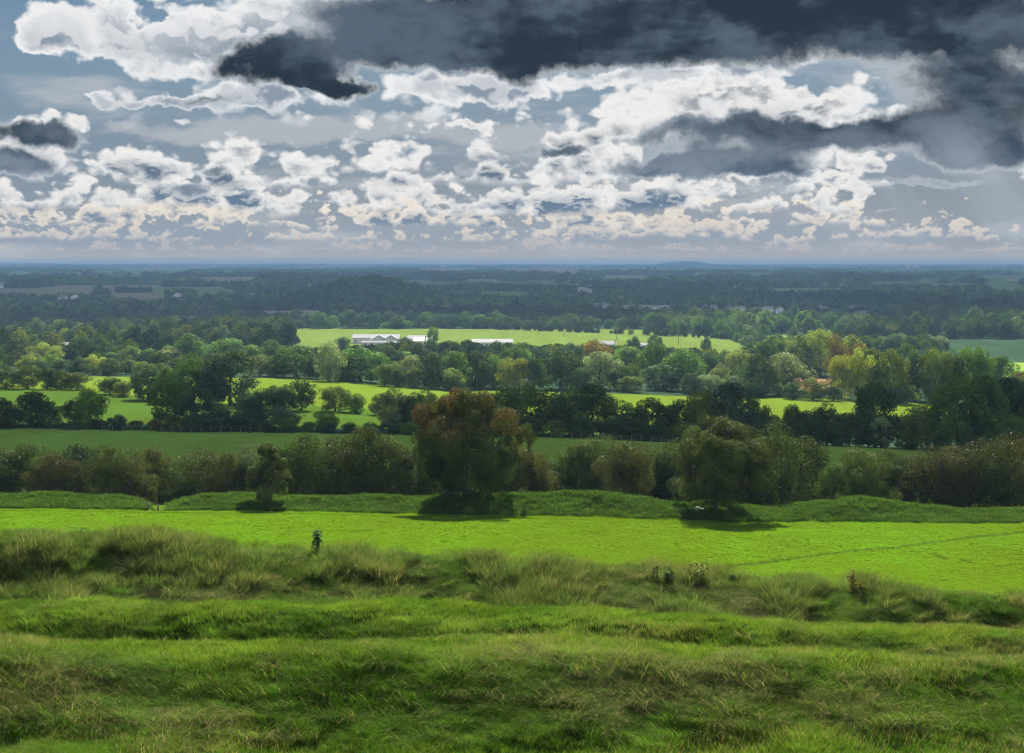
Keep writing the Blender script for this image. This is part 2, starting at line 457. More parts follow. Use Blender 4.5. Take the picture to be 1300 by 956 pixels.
# ground: one sheet, colour from the land use stored on its vertices
m_ground, q = new_mat('ground')
ca = q.node('ShaderNodeAttribute', attribute_name='land')
geo = q.node('ShaderNodeNewGeometry')
pos = X(q, geo.outputs['Position'])
px_, py_, pz_ = q.sep(pos)
fa = q.node('ShaderNodeAttribute', attribute_name='turf')
turf = X(q, fa.outputs['Fac'])
n1 = q.noise(pos, 0.35, 8, 0.65)
n2 = q.noise(q.vmath('MULTIPLY', pos, (1.2, 0.35, 1.0)), 0.06, 6, 0.6)
n3 = q.noise(q.vmath('MULTIPLY', pos, (1.0, 1.0, 1.0)), 3.0, 8, 0.7)
land = X(q, ca.outputs['Color'])
v = q.ss(n1, 0.3, 0.7, 0.87, 1.13) * q.ss(n2, 0.3, 0.7, 0.86, 1.14) * q.ss(n3, 0.3, 0.7, 0.88, 1.12)
hs = q.node('ShaderNodeHueSaturation'); q.put(hs.inputs['Color'], land); q.put(hs.inputs['Value'], v)
q.put(hs.inputs['Hue'], q.ss(n2 * 0.5 + n1 * 0.5, 0.35, 0.65, 0.485, 0.512))
lc = X(q, hs.outputs[0])
dfs = q.node('ShaderNodeBsdfDiffuse'); q.put(dfs.inputs[0], lc)
bmp = q.node('ShaderNodeBump'); bmp.inputs['Strength'].default_value = 0.35; bmp.inputs['Distance'].default_value = 0.08
q.put(bmp.inputs['Height'], n3 * 0.6 + q.noise(pos, 14.0, 4, 0.6) * 0.4)
m_ground.node_tree.links.new(bmp.outputs[0], dfs.inputs['Normal'])
out_surf(m_ground, q, dfs.outputs[0])

# ------------------------------------------------------------------ ground sheet
def poly_mask(px, py, pts, soft=0.0):
    """point in polygon, arrays"""
    inside = np.zeros(px.shape, bool)
    n = len(pts)
    for i in range(n):
        x1, y1 = pts[i]; x2, y2 = pts[(i + 1) % n]
        cnd = ((y1 > py) != (y2 > py)) & (px < (x2 - x1) * (py - y1) / (y2 - y1 + 1e-12) + x1)
        inside ^= cnd
    return inside
def row_of(x, y):          # picture row of a ground point, used to lay out the parish map of fields
    return HY - FP * ground(x, y) / y
GRASS_FIELD = (0.051, 0.098, 0.004)
GRASS_STRIP = (0.074, 0.112, 0.010)
GRASS_SHADE = (0.105, 0.190, 0.032)
GRASS_LEFT = (0.036, 0.070, 0.009)  # darker green stands in for thin cloud shade
ROUGH = (0.022, 0.042, 0.008)
WOODLAND = (0.022, 0.042, 0.022)
FIELDS = [  # (distance band polygon as (column, distance) points, colour)
    ([(-400, 62), (1700, 62), (1700, 117.5), (-400, 117.5)], GRASS_FIELD),
    ([(-400, 140), (1700, 140), (1700, 276), (-400, 276)], GRASS_SHADE),
    ([(-400, 292), (760, 292), (760, 350), (290, 362), (110, 392), (-400, 398)], GRASS_LEFT),
    ([(-400, 398), (110, 392), (290, 362), (760, 350), (1700, 310), (1700, 505), (1000, 494), (560, 492), (-400, 492)], GRASS_STRIP),
    ([(400, 800), (1000, 820), (960, 900), (925, 1020), (800, 1150), (380, 1160), (360, 1000), (380, 900)], (0.078, 0.112, 0.018)),
    ([(1000, 540), (1080, 540), (1080, 640), (1000, 640)], (0.15, 0.085, 0.05)),
    ([(1210, 640), (1330, 640), (1330, 800), (1210, 800)], (0.13, 0.20, 0.03)),
    ([(0, 1330), (280, 1400), (430, 1480), (430, 1540), (280, 1500), (0, 1430)], (0.10, 0.105, 0.05)),
    ([(-60, 1200), (115, 1180), (115, 1300), (-60, 1300)], (0.17, 0.125, 0.08)),
    ([(60, 1040), (110, 1040), (110, 1150), (60, 1150)], (0.12, 0.19, 0.04)),
    ([(330, 1480), (432, 1500), (432, 1660), (330, 1660)], (0.17, 0.13, 0.09)),
    ([(220, 1080), (300, 1080), (300, 1200), (220, 1200)], (0.10, 0.16, 0.04)),
    ([(970, 1180), (1190, 1180), (1230, 1290), (1030, 1330), (970, 1320)], (0.10, 0.175, 0.06)),
    ([(970, 960), (1200, 960), (1200, 1040), (970, 1060)], (0.10, 0.175, 0.05)),
    ([(1080, 760), (1180, 760), (1190, 830), (1075, 840)], (0.12, 0.20, 0.04)),
]
_rs = np.random.RandomState(5)
for k in range(120):        # slivers of pasture and stubble over the plain
    d0_ = math.exp(_rs.uniform(math.log(1900), math.log(15000)))
    p0_ = _rs.uniform(-150, 1450); w_ = _rs.uniform(30, 150); t_ = _rs.uniform(0.14, 0.34)
    cl = [(0.07, 0.12, 0.05), (0.08, 0.12, 0.05), (0.12, 0.11, 0.07), (0.14, 0.12, 0.09), (0.06, 0.10, 0.04)][_rs.randint(5)]
    sk_ = _rs.uniform(-.03, .03)
    FIELDS.append(([(p0_, d0_), (p0_ + w_, d0_ * (1 + sk_)), (p0_ + w_ * .95, d0_ * (1 + t_ + sk_)), (p0_ + 5, d0_ * (1 + t_))], cl))

def build_ground():
    cols = np.concatenate([np.linspace(-4200, -300, 40)[:-1], np.linspace(-300, 1600, 640), np.linspace(1600, 5500, 40)[1:]])
    ds = np.concatenate([np.arange(6, 16, 1.0), np.arange(16, 66, 0.28), np.arange(66, 112, 0.9), np.arange(112, 130, 0.25), np.arange(130, 300, 2.0),
                         np.exp(np.linspace(math.log(300), math.log(2600), 330)), np.exp(np.linspace(math.log(2620), math.log(24500), 300))])
    C_, D_ = np.meshgrid(cols, ds)
    Xg = (C_ - CX) / FP * D_
    Zg = ground(Xg, D_)
    V = np.stack([Xg, D_, Zg], -1).reshape(-1, 3)
    nr, nc = C_.shape
    i = np.arange(nr - 1)[:, None] * nc + np.arange(nc - 1)[None]
    Fq = np.stack([i, i + 1, i + nc + 1, i + nc], -1).reshape(-1, 4)
    land_ = np.empty((nr, nc, 3)); land_[:] = WOODLAND
    land_[D_ < 62] = ROUGH
    land_[(D_ >= 112) & (D_ < 140)] = (0.044, 0.080, 0.006)
    wob = fbm(C_ / 60.0, np.log(D_) * 12, 77, 3)
    Dw = D_ * (1 + wob * 0.004); Cw = C_ + wob * 4
    for pts, cl in FIELDS: land_[poly_mask(Cw, Dw, pts)] = cl
    # trodden line across the near field, rising to the right
    path_d = np.interp(C_, [820, 1000, 1130, 1230, 1300], [79, 88, 97, 107, 111])
    onp = (C_ > 830) & (np.abs(D_ - path_d + wob * 0.8) < 0.7)
    land_[onp] = (0.030, 0.052, 0.006)
    # the rest of the hill, left, right and behind the camera
    ring = []
    o = mesh_obj('ground', V, Fq, m_ground, smooth=True)
    me = o.data
    ca_ = me.color_attributes.new('land', 'FLOAT_COLOR', 'POINT')
    buf = np.ones((nr * nc, 4), np.float32); buf[:, :3] = land_.reshape(-1, 3)
    ca_.data.foreach_set('color', buf.ravel())
    # extend the same mesh behind the camera
    import bmesh
    bm = bmesh.new(); bm.from_mesh(me)
    lay = bm.verts.layers.float_color['land']
    gx = np.linspace(-46, 46, 36); gy = np.linspace(-60, 6, 28)
    vs = {}
    for a_, yy in enumerate(gy):
        for b_, xx in enumerate(gx):
            v_ = bm.verts.new((xx, yy, G1(xx, yy) - (0.02 if yy > 5.9 else 0)))
            v_[lay] = (*ROUGH, 1); vs[a_, b_] = v_
    for a_ in range(len(gy) - 1):
        for b_ in range(len(gx) - 1):
            f_ = bm.faces.new((vs[a_, b_], vs[a_, b_ + 1], vs[a_ + 1, b_ + 1], vs[a_ + 1, b_])); f_.smooth = True
    bm.to_mesh(me); bm.free()
    tag(o, kind='structure')
    return o
build_ground()
# ------------------------------------------------------------------ cloud slabs added out of view, shaped to throw shade bands on the plain
def cloud_body(x0, x1, y0, y1, z, thick, seed, n=60, edge=0.10):
    gx = np.linspace(x0, x1, n); gy = np.linspace(y0, y1, n)
    XX, YY = np.meshgrid(gx, gy)
    ex = np.minimum(XX - x0, x1 - XX) / (x1 - x0); ey = np.minimum(YY - y0, y1 - YY) / (y1 - y0)
    L = max(x1 - x0, y1 - y0)
    nz = fbm(XX / L * 9 + seed, YY / L * 9, seed, 4)
    prof = np.clip(np.minimum(ex / edge, ey / edge), 0, 1) ** 0.5
    border = (ex <= 0) | (ey <= 0)
    amp = np.where(border, 0, 1)
    top = z + thick * (0.06 + prof * (0.75 + 0.5 * nz)) * amp
    bot = z - thick * 0.10 * prof * (1 + nz)
    wob = (1 - prof) * 0.5
    X2 = XX + fbm(YY / L * 14, XX / L * 3, seed + 3, 3) * L * 0.035 * wob * 2
    Y2 = YY + fbm(XX / L * 14, YY / L * 3, seed + 5, 3) * L * 0.02 * wob * 2
    V = np.concatenate([np.stack([X2, Y2, top], -1).reshape(-1, 3), np.stack([X2, Y2, bot], -1).reshape(-1, 3)])
    i = (np.arange(n - 1)[:, None] * n + np.arange(n - 1)[None]).ravel()
    t = np.stack([i, i + 1, i + n + 1, i + n], -1)
    b_ = np.stack([i + n, i + n + 1, i + 1, i], -1) + n * n
    per = np.concatenate([np.arange(n - 1), np.arange(n - 1) * n + n - 1, n * n - 1 - np.arange(n - 1), (n - 1 - np.arange(n - 1)) * n])
    nx = np.roll(per, -1)
    sd_ = np.stack([nx, per, per + n * n, nx + n * n], -1)
    o = mesh_obj('unseen_cloud', V, np.concatenate([t, b_, sd_]), M_CLOUD, smooth=True)
    tag(o, kind='structure')
    return o
M_CLOUD, q = new_mat('unseen_cloud_mat')
d_ = q.node('ShaderNodeBsdfDiffuse'); d_.inputs[0].default_value = (0.85, 0.86, 0.88, 1)
t_ = q.node('ShaderNodeBsdfTranslucent'); t_.inputs[0].default_value = (0.80, 0.82, 0.86, 1)
m_ = q.node('ShaderNodeMixShader'); m_.inputs[0].default_value = 0.55
M_CLOUD.node_tree.links.new(d_.outputs[0], m_.inputs[1]); M_CLOUD.node_tree.links.new(t_.outputs[0], m_.inputs[2])
out_surf(M_CLOUD, q, m_.outputs[0])
TS = math.tan(SUN_EL)
def shade_cloud(gx0, gx1, d0, d1, zg, zc, thick, seed, n=60, edge=0.1):
    off = (zc - zg) / TS
    ox, oy = off * math.sin(SUN_AZ), off * math.cos(SUN_AZ)
    return cloud_body(gx0 + ox, gx1 + ox, d0 + oy, d1 + oy, zc, thick, seed, n, edge)
shade_cloud(-420, 420, 146, 304, -24, 450, 16, 3, 70, 0.05)
shade_cloud(104, 420, 290, 430, -42, 400, 30, 4, 40, 0.1)
shade_cloud(-9000, 12000, 1290, 4600, -57, 4500, 160, 8, 90, 0.02)
shade_cloud(-12000, 12000, 4400, 25500, -57, 7000, 300, 9, 90, 0.02)  # added slab, stretched to keep sunlight off the far haze

# ------------------------------------------------------------------ haze
def haze_box():
    x, y0, y1, z0, z1 = 16000, -70, 24900, -75, 30
    V = [(-x, y0, z0), (x, y0, z0), (x, y1, z0), (-x, y1, z0), (-x, y0, z1), (x, y0, z1), (x, y1, z1), (-x, y1, z1)]
    m, q = new_mat('haze_air')
    pv = q.node('ShaderNodeVolumePrincipled')
    pv.inputs['Color'].default_value = (0.40, 0.65, 1.0, 1)
    pv.inputs['Density'].default_value = HAZE_D
    pv.inputs['Anisotropy'].default_value = 0.0
    o = q.node('ShaderNodeOutputMaterial'); m.node_tree.links.new(pv.outputs[0], o.inputs['Volume'])
    try: m.cycles.homogeneous_volume = True
    except Exception: pass
    h = mesh_obj('haze', V, [(3, 2, 1, 0), (4, 5, 6, 7), (0, 1, 5, 4), (1, 2, 6, 5), (2, 3, 7, 6), (3, 0, 4, 7)], m)
    tag(h, kind='stuff')
HAZE_D = 1 / 15500
haze_box()

# ------------------------------------------------------------------ trees
def tube(pts, rad, seg=6):
    """tapered tube; returns V, quads"""
    pts = np.asarray(pts, float); n = len(pts)
    V = []
    for k in range(n):
        t = pts[min(k + 1, n - 1)] - pts[max(k - 1, 0)]
        t = t / (np.linalg.norm(t) + 1e-9)
        a = np.cross(t, (0, 1, 0.3)); a /= np.linalg.norm(a) + 1e-9
        b = np.cross(t, a)
        for j in range(seg):
            w = 2 * math.pi * j / seg
            V.append(pts[k] + rad[k] * (math.cos(w) * a + math.sin(w) * b))
    Fq = []
    for k in range(n - 1):
        for j in range(seg):
            Fq.append((k * seg + j, k * seg + (j + 1) % seg, (k + 1) * seg + (j + 1) % seg, (k + 1) * seg + j))
    return np.array(V), np.array(Fq)
def join(parts):
    Vs, Fs, o = [], [], 0
    for v, f in parts:
        Vs.append(v); Fs.append(f + o); o += len(v)
    return np.concatenate(Vs), np.concatenate(Fs)
def leaf_quads(P, N, size, rs, asp=0.62):
    """one leaf-clump quad at each point, facing roughly N"""
    n = len(P)
    a = rs.normal(size=(n, 3)); a -= (a * N).sum(1, keepdims=True) * N; a /= np.linalg.norm(a, axis=1, keepdims=True) + 1e-9
    b = np.cross(N, a)
    s = (size * rs.uniform(0.6, 1.4, (n, 1)))
    k = rs.uniform(0.1, 0.5, (n, 1))
    V = np.stack([P - a * s, P + b * s * asp + a * s * (k - .4), P + a * s + N * s * 0.25, P - b * s * asp + a * s * (k - .2)], 1).reshape(-1, 3)
    return V, np.arange(4 * n).reshape(-1, 4)
def crown_mesh(name, seed, H, W, leaves, size, base=0.15, lobes=26, lobe_r=0.2, squash=1.0, ragged=0.3, mat=None, open_=0.0):
    """crown made of many leaf clumps gathered on uneven lobes; returns mesh data and lobe centres"""
    rs = np.random.RandomState(seed)
    z0, z1 = H * base, H
    cz, rz, rx = (z0 + z1) / 2, (z1 - z0) / 2, W / 2
    C, Rr = [], []
    tries = 0
    while len(C) < lobes and tries < 5000:
        tries += 1
        rl = lobe_r * W * rs.uniform(0.6, 1.3)
        zz = rs.uniform(-1, 1) ** 1 if rs.rand() < .7 else rs.uniform(-.3, .95)
        wid = (1 - max(zz, 0) ** 2.4) ** 0.6 if zz > 0 else 1.0 - 0.32 * zz * zz
        r = rs.uniform(0.25, 1.0) ** 0.5; th = rs.uniform(0, 2 * math.pi)
        c_ = np.array([math.cos(th) * r * max(rx * wid - rl * .8, 0), math.sin(th) * r * max(rx * wid - rl * .8, 0), cz + zz * (rz - rl * 0.7 * squash)])
        c_[:2] *= 1 + rs.uniform(-ragged, ragged)
        if all(np.linalg.norm((c_ - o_)) > 0.42 * (rl + r2) for o_, r2 in zip(C, Rr)):
            C.append(c_); Rr.append(rl)
    C = np.array(C); Rr = np.array(Rr)
    tone_l = rs.uniform(0, 1, len(C))
    w = Rr ** 2; w /= w.sum()
    n = int(leaves * 1.25)
    li = rs.choice(len(C), n, p=w)
    u = rs.normal(size=(n, 3)); u /= np.linalg.norm(u, axis=1, keepdims=True)
    u[:, 2] += 0.18
    rr = 1 - np.abs(rs.normal(0, 0.19, n)); rr = np.clip(rr, 0.05, 1.05)
    rr += (rs.rand(n) < 0.06) * rs.uniform(0, 0.25, n)
    P = C[li] + u * (Rr[li] * rr)[:, None] * np.array([1, 1, squash * 0.85])
    keep = vnoise(P[:, 0] * 3.2 / W * 4 + 9, P[:, 2] * 3.2 / W * 4 + P[:, 1] * 2.6 / W * 4, seed + 5) > 0.20 + open_
    P, u, li = P[keep][:leaves], u[keep][:leaves], li[keep][:leaves]
    k2 = (W / 2) / np.percentile(np.hypot(P[:, 0], P[:, 1]), 96)      # fill the asked width and height
    zl, zh = np.percentile(P[:, 2], 0.7), np.percentile(P[:, 2], 99.6)
    P[:, :2] *= k2; C[:, :2] *= k2
    P[:, 2] = z0 + (P[:, 2] - zl) / (zh - zl) * (z1 - z0); C[:, 2] = z0 + (C[:, 2] - zl) / (zh - zl) * (z1 - z0)
    N = u + rs.normal(0, 0.55, P.shape); N /= np.linalg.norm(N, axis=1, keepdims=True)
    V, Fq = leaf_quads(P, N, size, rs)
    me = bpy.data.meshes.new(name)
    me.vertices.add(len(V)); me.vertices.foreach_set('co', V.astype(np.float32).ravel())
    me.loops.add(len(Fq) * 4); me.loops.foreach_set('vertex_index', Fq.astype(np.int32).ravel())
    me.polygons.add(len(Fq)); me.polygons.foreach_set('loop_start', (np.arange(len(Fq)) * 4).astype(np.int32))
    me.update(calc_edges=True)
    a_ = me.attributes.new('tone', 'FLOAT_VECTOR', 'FACE')
    tz = np.clip((P[:, 2] - z0) / (z1 - z0), 0, 1)
    tn = np.stack([np.clip(tone_l[li] * 0.75 + vnoise(P[:, 0] * 2 / W * 5, P[:, 2] * 2 / W * 5, seed) * 0.35, 0, 1), rs.rand(len(P)), tz], 1)
    a_.data.foreach_set('vector', tn.astype(np.float32).ravel())
    me.materials.append(mat or M_LEAF)
    return me, C
def trunk_mesh(name, seed, H, W, C, base=0.15, r0=None, lean=0.0, stems=1, nl=9, seg=7):
    rs = np.random.RandomState(seed + 99)
    r0 = r0 or H * 0.028
    parts = []
    for s_ in range(stems):
        ox, oy = (rs.uniform(-1, 1, 2) * W * 0.10 if stems > 1 else (0, 0))
        zt = H * 0.72
        pts = [(ox * 0.3, oy * 0.3, -0.25)] + [(ox + lean * k / 5 + rs.uniform(-.02, .02) * H, oy + rs.uniform(-.02, .02) * H, zt * k / 5) for k in range(1, 6)]
        rad = [r0 * 1.5 / stems ** .5] + [r0 * (1 - 0.8 * k / 5) / stems ** .5 for k in range(1, 6)]
        parts.append(tube(pts, rad, seg))
        order = rs.permutation(len(C))[:nl]
        for j in order:
            k = rs.randint(1, 4)
            a = np.array(pts[k + 1]); c_ = C[j]
            if c_[2] < a[2] - H * .1: a = np.array(pts[2])
            mid = (a + c_) / 2 + rs.uniform(-.04, .04, 3) * H + np.array([0, 0, -0.03 * H])
            parts.append(tube([a, mid, c_], [r0 * 0.42, r0 * 0.28, r0 * 0.08], 5))
    V, Fq = join(parts)
    me = bpy.data.meshes.new(name)
    me.from_pydata(V.tolist(), [], Fq.tolist()); me.update()
    me.polygons.foreach_set('use_smooth', np.ones(len(me.polygons), bool))
    me.materials.append(M_BARK)
    return me

TINT = {
    'dark green': (0.026, 0.045, 0.014), 'blue green': (0.026, 0.046, 0.026), 'mid green': (0.042, 0.078, 0.016), 'bright green': (0.065, 0.110, 0.020),
    'yellow green': (0.115, 0.135, 0.022), 'olive': (0.056, 0.080, 0.016), 'brown': (0.050, 0.068, 0.016), 'pale green': (0.095, 0.125, 0.060),
    'orange': (0.085, 0.062, 0.014), 'reddish': (0.060, 0.064, 0.017)}
RUST = {'reddish': 0.86, 'brown': 0.97}
NMID = 9
mid_protos = []
for k in range(NMID):
    rs_ = random.Random(k + 70)
    kw = [dict(base=.0, lobes=30, lobe_r=.17), dict(base=.03, lobes=44, lobe_r=.13, ragged=.15), dict(base=.02, lobes=24, lobe_r=.20), dict(base=.05, lobes=36, lobe_r=.15, open_=.05),
          dict(base=.04, lobes=50, lobe_r=.12, ragged=.1), dict(base=.08, lobes=22, lobe_r=.19, open_=.10, ragged=.35), dict(base=.02, lobes=40, lobe_r=.14), dict(base=.0, lobes=28, lobe_r=.18, ragged=.25), dict(base=.03, lobes=34, lobe_r=.16, ragged=.2)][k]
    cm, C_ = crown_mesh('crown', 200 + k, 10, 10, 9000, 0.19, **kw)
    tm = trunk_mesh('trunk', 200 + k, 10, 10, C_)
    mid_protos.append((cm, tm))
bush_protos = []
for k in range(7):
    cm, C_ = crown_mesh('crown', 300 + k, 5, 5, 22000, 0.050, base=0.0, lobes=20 + 3 * k, lobe_r=.17, ragged=.35, open_=[.05, .12, .16, .08, .03, .14, .10][k])
    tm = trunk_mesh('trunk', 300 + k, 5, 5, C_, r0=0.09, stems=4, nl=6, seg=5)
    bush_protos.append((cm, tm))
ORD = ['zeroth', 'first', 'second', 'third', 'fourth', 'fifth', 'sixth', 'seventh', 'eighth', 'ninth', 'tenth', 'eleventh', 'twelfth', 'thirteenth', 'fourteenth', 'fifteenth', 'sixteenth', 'seventeenth', 'eighteenth', 'nineteenth', 'twentieth',
       'twenty first', 'twenty second', 'twenty third', 'twenty fourth', 'twenty fifth', 'twenty sixth', 'twenty seventh', 'twenty eighth', 'twenty ninth', 'thirtieth']
rng = random.Random(11)
CROWNS_AT = []          # keeps the scattered woodland from growing through these
def place_tree(kind, px, d, ytop, wpx, tint, k=None, label=None, group=None, protos=None, sink=0.0, rot=None, cat='tree'):
    protos = protos or mid_protos
    x, y, z = at(px, d)
    H = max(-d * (ytop - HY) / FP - z, 1.5)
    W = min(wpx * d / FP, H * 1.75)
    size0 = 5.0 if protos is bush_protos else 10.0
    cm, tm = protos[rng.randrange(len(protos)) if k is None else k]
    root = empty(kind, (x, y, z - sink))
    root.rotation_euler = (0, 0, rng.uniform(0, 6.28) if rot is None else rot)
    root.scale = (W / size0, W / size0 * rng.uniform(.9, 1.1), (H + sink) / size0)
    cr = bpy.data.objects.new('crown', cm); COL.objects.link(cr); cr.parent = root
    tr = bpy.data.objects.new('trunk', tm); COL.objects.link(tr); tr.parent = root
    c_ = TINT[tint]; v = rng.uniform(.85, 1.15) * (1.75 if d > 440 else 1.45 if d > 300 else 1.5 if protos is mid_protos else 0.85)  # farthest crowns tinted brighter: sunlight put into the colour
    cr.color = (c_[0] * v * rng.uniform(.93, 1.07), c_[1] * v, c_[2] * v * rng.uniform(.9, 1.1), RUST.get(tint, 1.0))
    tag(root, label, cat, group)
    CROWNS_AT.append((x, y, W / 2))
    return root
COUNT = 0
def row(kind, phrase, group, items, protos=None, cat='tree', sink=0.0):
    """items: (column, distance, top row, width, colour[, adjective[, variant]]); labels carry colour, build and rank among their likes in the row"""
    global COUNT
    items = sorted(items, key=lambda t: t[0])
    tall = []
    keys = {}
    for it in items:
        adj = it[5] if len(it) > 5 and it[5] else ('' )
        keys.setdefault((it[4], adj), []).append(it)
    for it in items:
        adj = it[5] if len(it) > 5 and it[5] else ''
        same = keys[(it[4], adj)]
        noun = kind.replace('_', ' ')
        desc = (adj + ' ' if adj else '') + it[4] + ' ' + noun
        if len(same) == 1: lab = 'only ' + desc + ' ' + phrase
        elif it is same[0]: lab = 'leftmost ' + desc + ' ' + phrase
        elif it is same[-1]: lab = 'rightmost ' + desc + ' ' + phrase
        else: lab = ORD[same.index(it) + 1] + ' ' + desc + ' from the left ' + phrase
        place_tree(kind, it[0], it[1], it[2], it[3], it[4], it[6] if len(it) > 6 else None, lab, group, protos, sink, cat=cat)
        COUNT += 1

# --- the hedge of hawthorns behind the far bank (about 132 m)
HEDGE = [(4, 572, 62, 'olive'), (-30, 570, 60, 'olive'), (36, 563, 50, 'olive', 'tall'), (70, 576, 44, 'reddish'), (100, 566, 44, 'dark green', 'tall'), (136, 567, 44, 'olive'), (163, 573, 38, 'reddish'),
         (193, 569, 48, 'reddish', 'tall'), (226, 582, 44, 'olive'), (258, 571, 46, 'brown'), (287, 576, 42, 'reddish'), (312, 566, 44, 'pale green', 'twiggy', 1), (352, 570, 44, 'dark green'),
         (392, 553, 54, 'olive', 'tall'), (428, 556, 50, 'olive'), (462, 542, 52, 'brown', 'tall'), (494, 560, 52, 'olive', 'leafy'), (528, 567, 52, 'olive'), (560, 575, 46, 'dark green'), (600, 580, 60, 'dark green'), (640, 572, 56, 'brown'), (672, 568, 50, 'reddish'),
         (700, 588, 50, 'olive'), (732, 563, 50, 'brown'), (764, 557, 52, 'olive', 'tall'), (796, 562, 50, 'reddish'), (826, 566, 50, 'dark green'), (858, 560, 52, 'olive'), (893, 566, 50, 'dark green'), (945, 552, 60, 'brown'),
         (985, 538, 66, 'olive', 'tall'), (1022, 556, 54, 'brown'), (1060, 590, 40, 'mid green', 'sparse', 2), (1092, 570, 60, 'olive'), (1122, 572, 54, 'olive', 'leafy'), (1152, 582, 46, 'dark green'), (1184, 568, 50, 'reddish', 'tall'),
         (1215, 568, 48, 'reddish'), (1246, 560, 62, 'brown', 'tall'), (1284, 552, 66, 'reddish', 'tall'), (1325, 556, 60, 'brown')]
row('hawthorn_bush', 'in the thick hedge behind the grassy bank', 'hawthorn bushes of the hedge behind the bank',
    [(t[0], rng.uniform(129.5, 137), t[1], t[2] * rng.uniform(1.4, 2.0), t[3], t[4] if len(t) > 4 else '', t[5] if len(t) > 5 else None) for t in HEDGE], bush_protos, 'bush', 0.5)

# --- hero trees standing on the bank
def hero(name, cat, px, d, ytop, W, leaves, size, label, col, rust, seed, base, lobes, lobe_r, r0, lean=0.0, stems=1, open_=0.04, ragged=.3, shift=0.0):
    x, y, z = at(px, d)
    H = -d * (ytop - HY) / FP - z
    cm, C_ = crown_mesh('crown', seed, H, W, leaves, size, base=base, lobes=lobes, lobe_r=lobe_r, ragged=ragged, open_=open_)
    tm = trunk_mesh('trunk', seed, H, W, C_, r0=r0, stems=stems, lean=lean, nl=16, seg=9)
    root = empty(name, (x, y, z))
    cr = bpy.data.objects.new('crown', cm); COL.objects.link(cr); cr.parent = root; cr.location = (shift, 0, 0)
    tr = bpy.data.objects.new('trunk', tm); COL.objects.link(tr); tr.parent = root
    cr.color = (*col, rust)
    tag(root, label, cat)
    CROWNS_AT.append((x, y, W / 2))
hero('tree', 'tree', 591, 121.5, 497, 10.3, 120000, 0.060, 'large round tree turning rust brown with a short dark trunk on the grassy bank', (0.046, 0.070, 0.014), 0.68, 901, .11, 64, .105, .24, open_=.09, ragged=.28)
hero('hawthorn_tree', 'tree', 914, 119.5, 534, 9.6, 90000, 0.058, 'spreading olive brown hawthorn tree with a leaning trunk on the right part of the bank', (0.050, 0.066, 0.016), 0.88, 903, .15, 54, .11, .19, lean=0.5, open_=.12, ragged=.38, shift=0.2, stems=2)
hero('hawthorn_bush', 'bush', 340, 119.0, 564, 4.2, 30000, 0.052, 'small upright hawthorn bush standing alone on the left part of the bank', (0.060, 0.078, 0.020), 0.97, 905, .05, 26, .14, .11, stems=2, open_=.08)

# --- row beyond the shaded meadow (about 285 m)
rowE = [(2, 505, 40, 'dark green'), (40, 498, 46, 'dark green', 'tall'), (15, 520, 30, 'dark green'), (62, 510, 36, 'blue green'), (95, 508, 30, 'dark green'), (113, 494, 42, 'mid green', 'round'), (212, 482, 48, 'mid green', 'round', 4), (250, 492, 46, 'blue green', 'round', 1),
        (278, 520, 44, 'blue green'), (332, 495, 58, 'blue green', 'tall'), (306, 525, 36, 'dark green'), (365, 520, 40, 'blue green'), (412, 521, 34, 'bright green', 'low', 2), (500, 493, 46, 'pale green', 'loose', 5), (526, 500, 46, 'blue green'), (556, 512, 44, 'dark green'), (540, 495, 40, 'mid green', 'loose', 5),
        (640, 492, 60, 'mid green'), (668, 489, 48, 'mid green', 'round'), (700, 494, 62, 'dark green', 'broad'), (726, 492, 44, 'mid green', 'tall'), (752, 488, 52, 'dark green', 'tall'), (790, 510, 54, 'dark green'), (828, 506, 56, 'dark green', 'broad'), (862, 508, 50, 'blue green'), (893, 496, 46, 'olive', 'yellowing'), (930, 487, 60, 'blue green', 'big'),
        (905, 520, 40, 'yellow green', 'low'), (958, 505, 40, 'dark green'), (610, 500, 50, 'olive'), (580, 510, 40, 'blue green'),
        (985, 528, 44, 'dark green'), (1006, 514, 24, 'dark green', 'small'), (1026, 522, 50, 'blue green'), (1050, 511, 40, 'dark green', 'round'), (1078, 524, 46, 'blue green', 'round'), (1110, 487, 54, 'dark green', 'big', 4), (1118, 530, 36, 'pale green', 'low'), (1150, 535, 40, 'dark green'), (1176, 514, 66, 'olive', 'broad'),
        (1216, 475, 66, 'mid green', 'big', 1), (1250, 478, 56, 'mid green', 'tall'), (1282, 480, 56, 'dark green', 'tall'), (1242, 528, 46, 'blue green', 'low'), (1282, 528, 44, 'mid green', 'low'), (1325, 490, 60, 'dark green', 'big'), (-25, 500, 50, 'dark green')]
row('tree', 'in the row behind the shaded meadow', 'trees of the row behind the shaded meadow',
    [(t[0], rng.uniform(279, 292) - (14 if t[0] > 1130 else 0) - (4 if 'low' in t else 0), t[1], t[2] * 1.08) + tuple(t[3:]) for t in rowE])
lowE = [(px, rng.uniform(277, 281), rng.uniform(522, 534), rng.uniform(26, 40), rng.choice(['dark green', 'blue green', 'reddish', 'dark green', 'brown'])) for px in range(125, 330, 24)]
lowE += [(px, rng.uniform(277, 281), rng.uniform(526, 538), rng.uniform(28, 42), rng.choice(['dark green', 'blue green', 'mid green', 'dark green'])) for px in range(340, 600, 26)]
lowE += [(px, rng.uniform(276, 280), rng.uniform(524, 540), rng.uniform(30, 46), rng.choice(['dark green', 'blue green', 'dark green', 'olive'])) for px in range(640, 1130, 33)]
row('bush', 'at the far edge of the shaded meadow', 'low bushes at the foot of the tree row', lowE, None, 'bush')

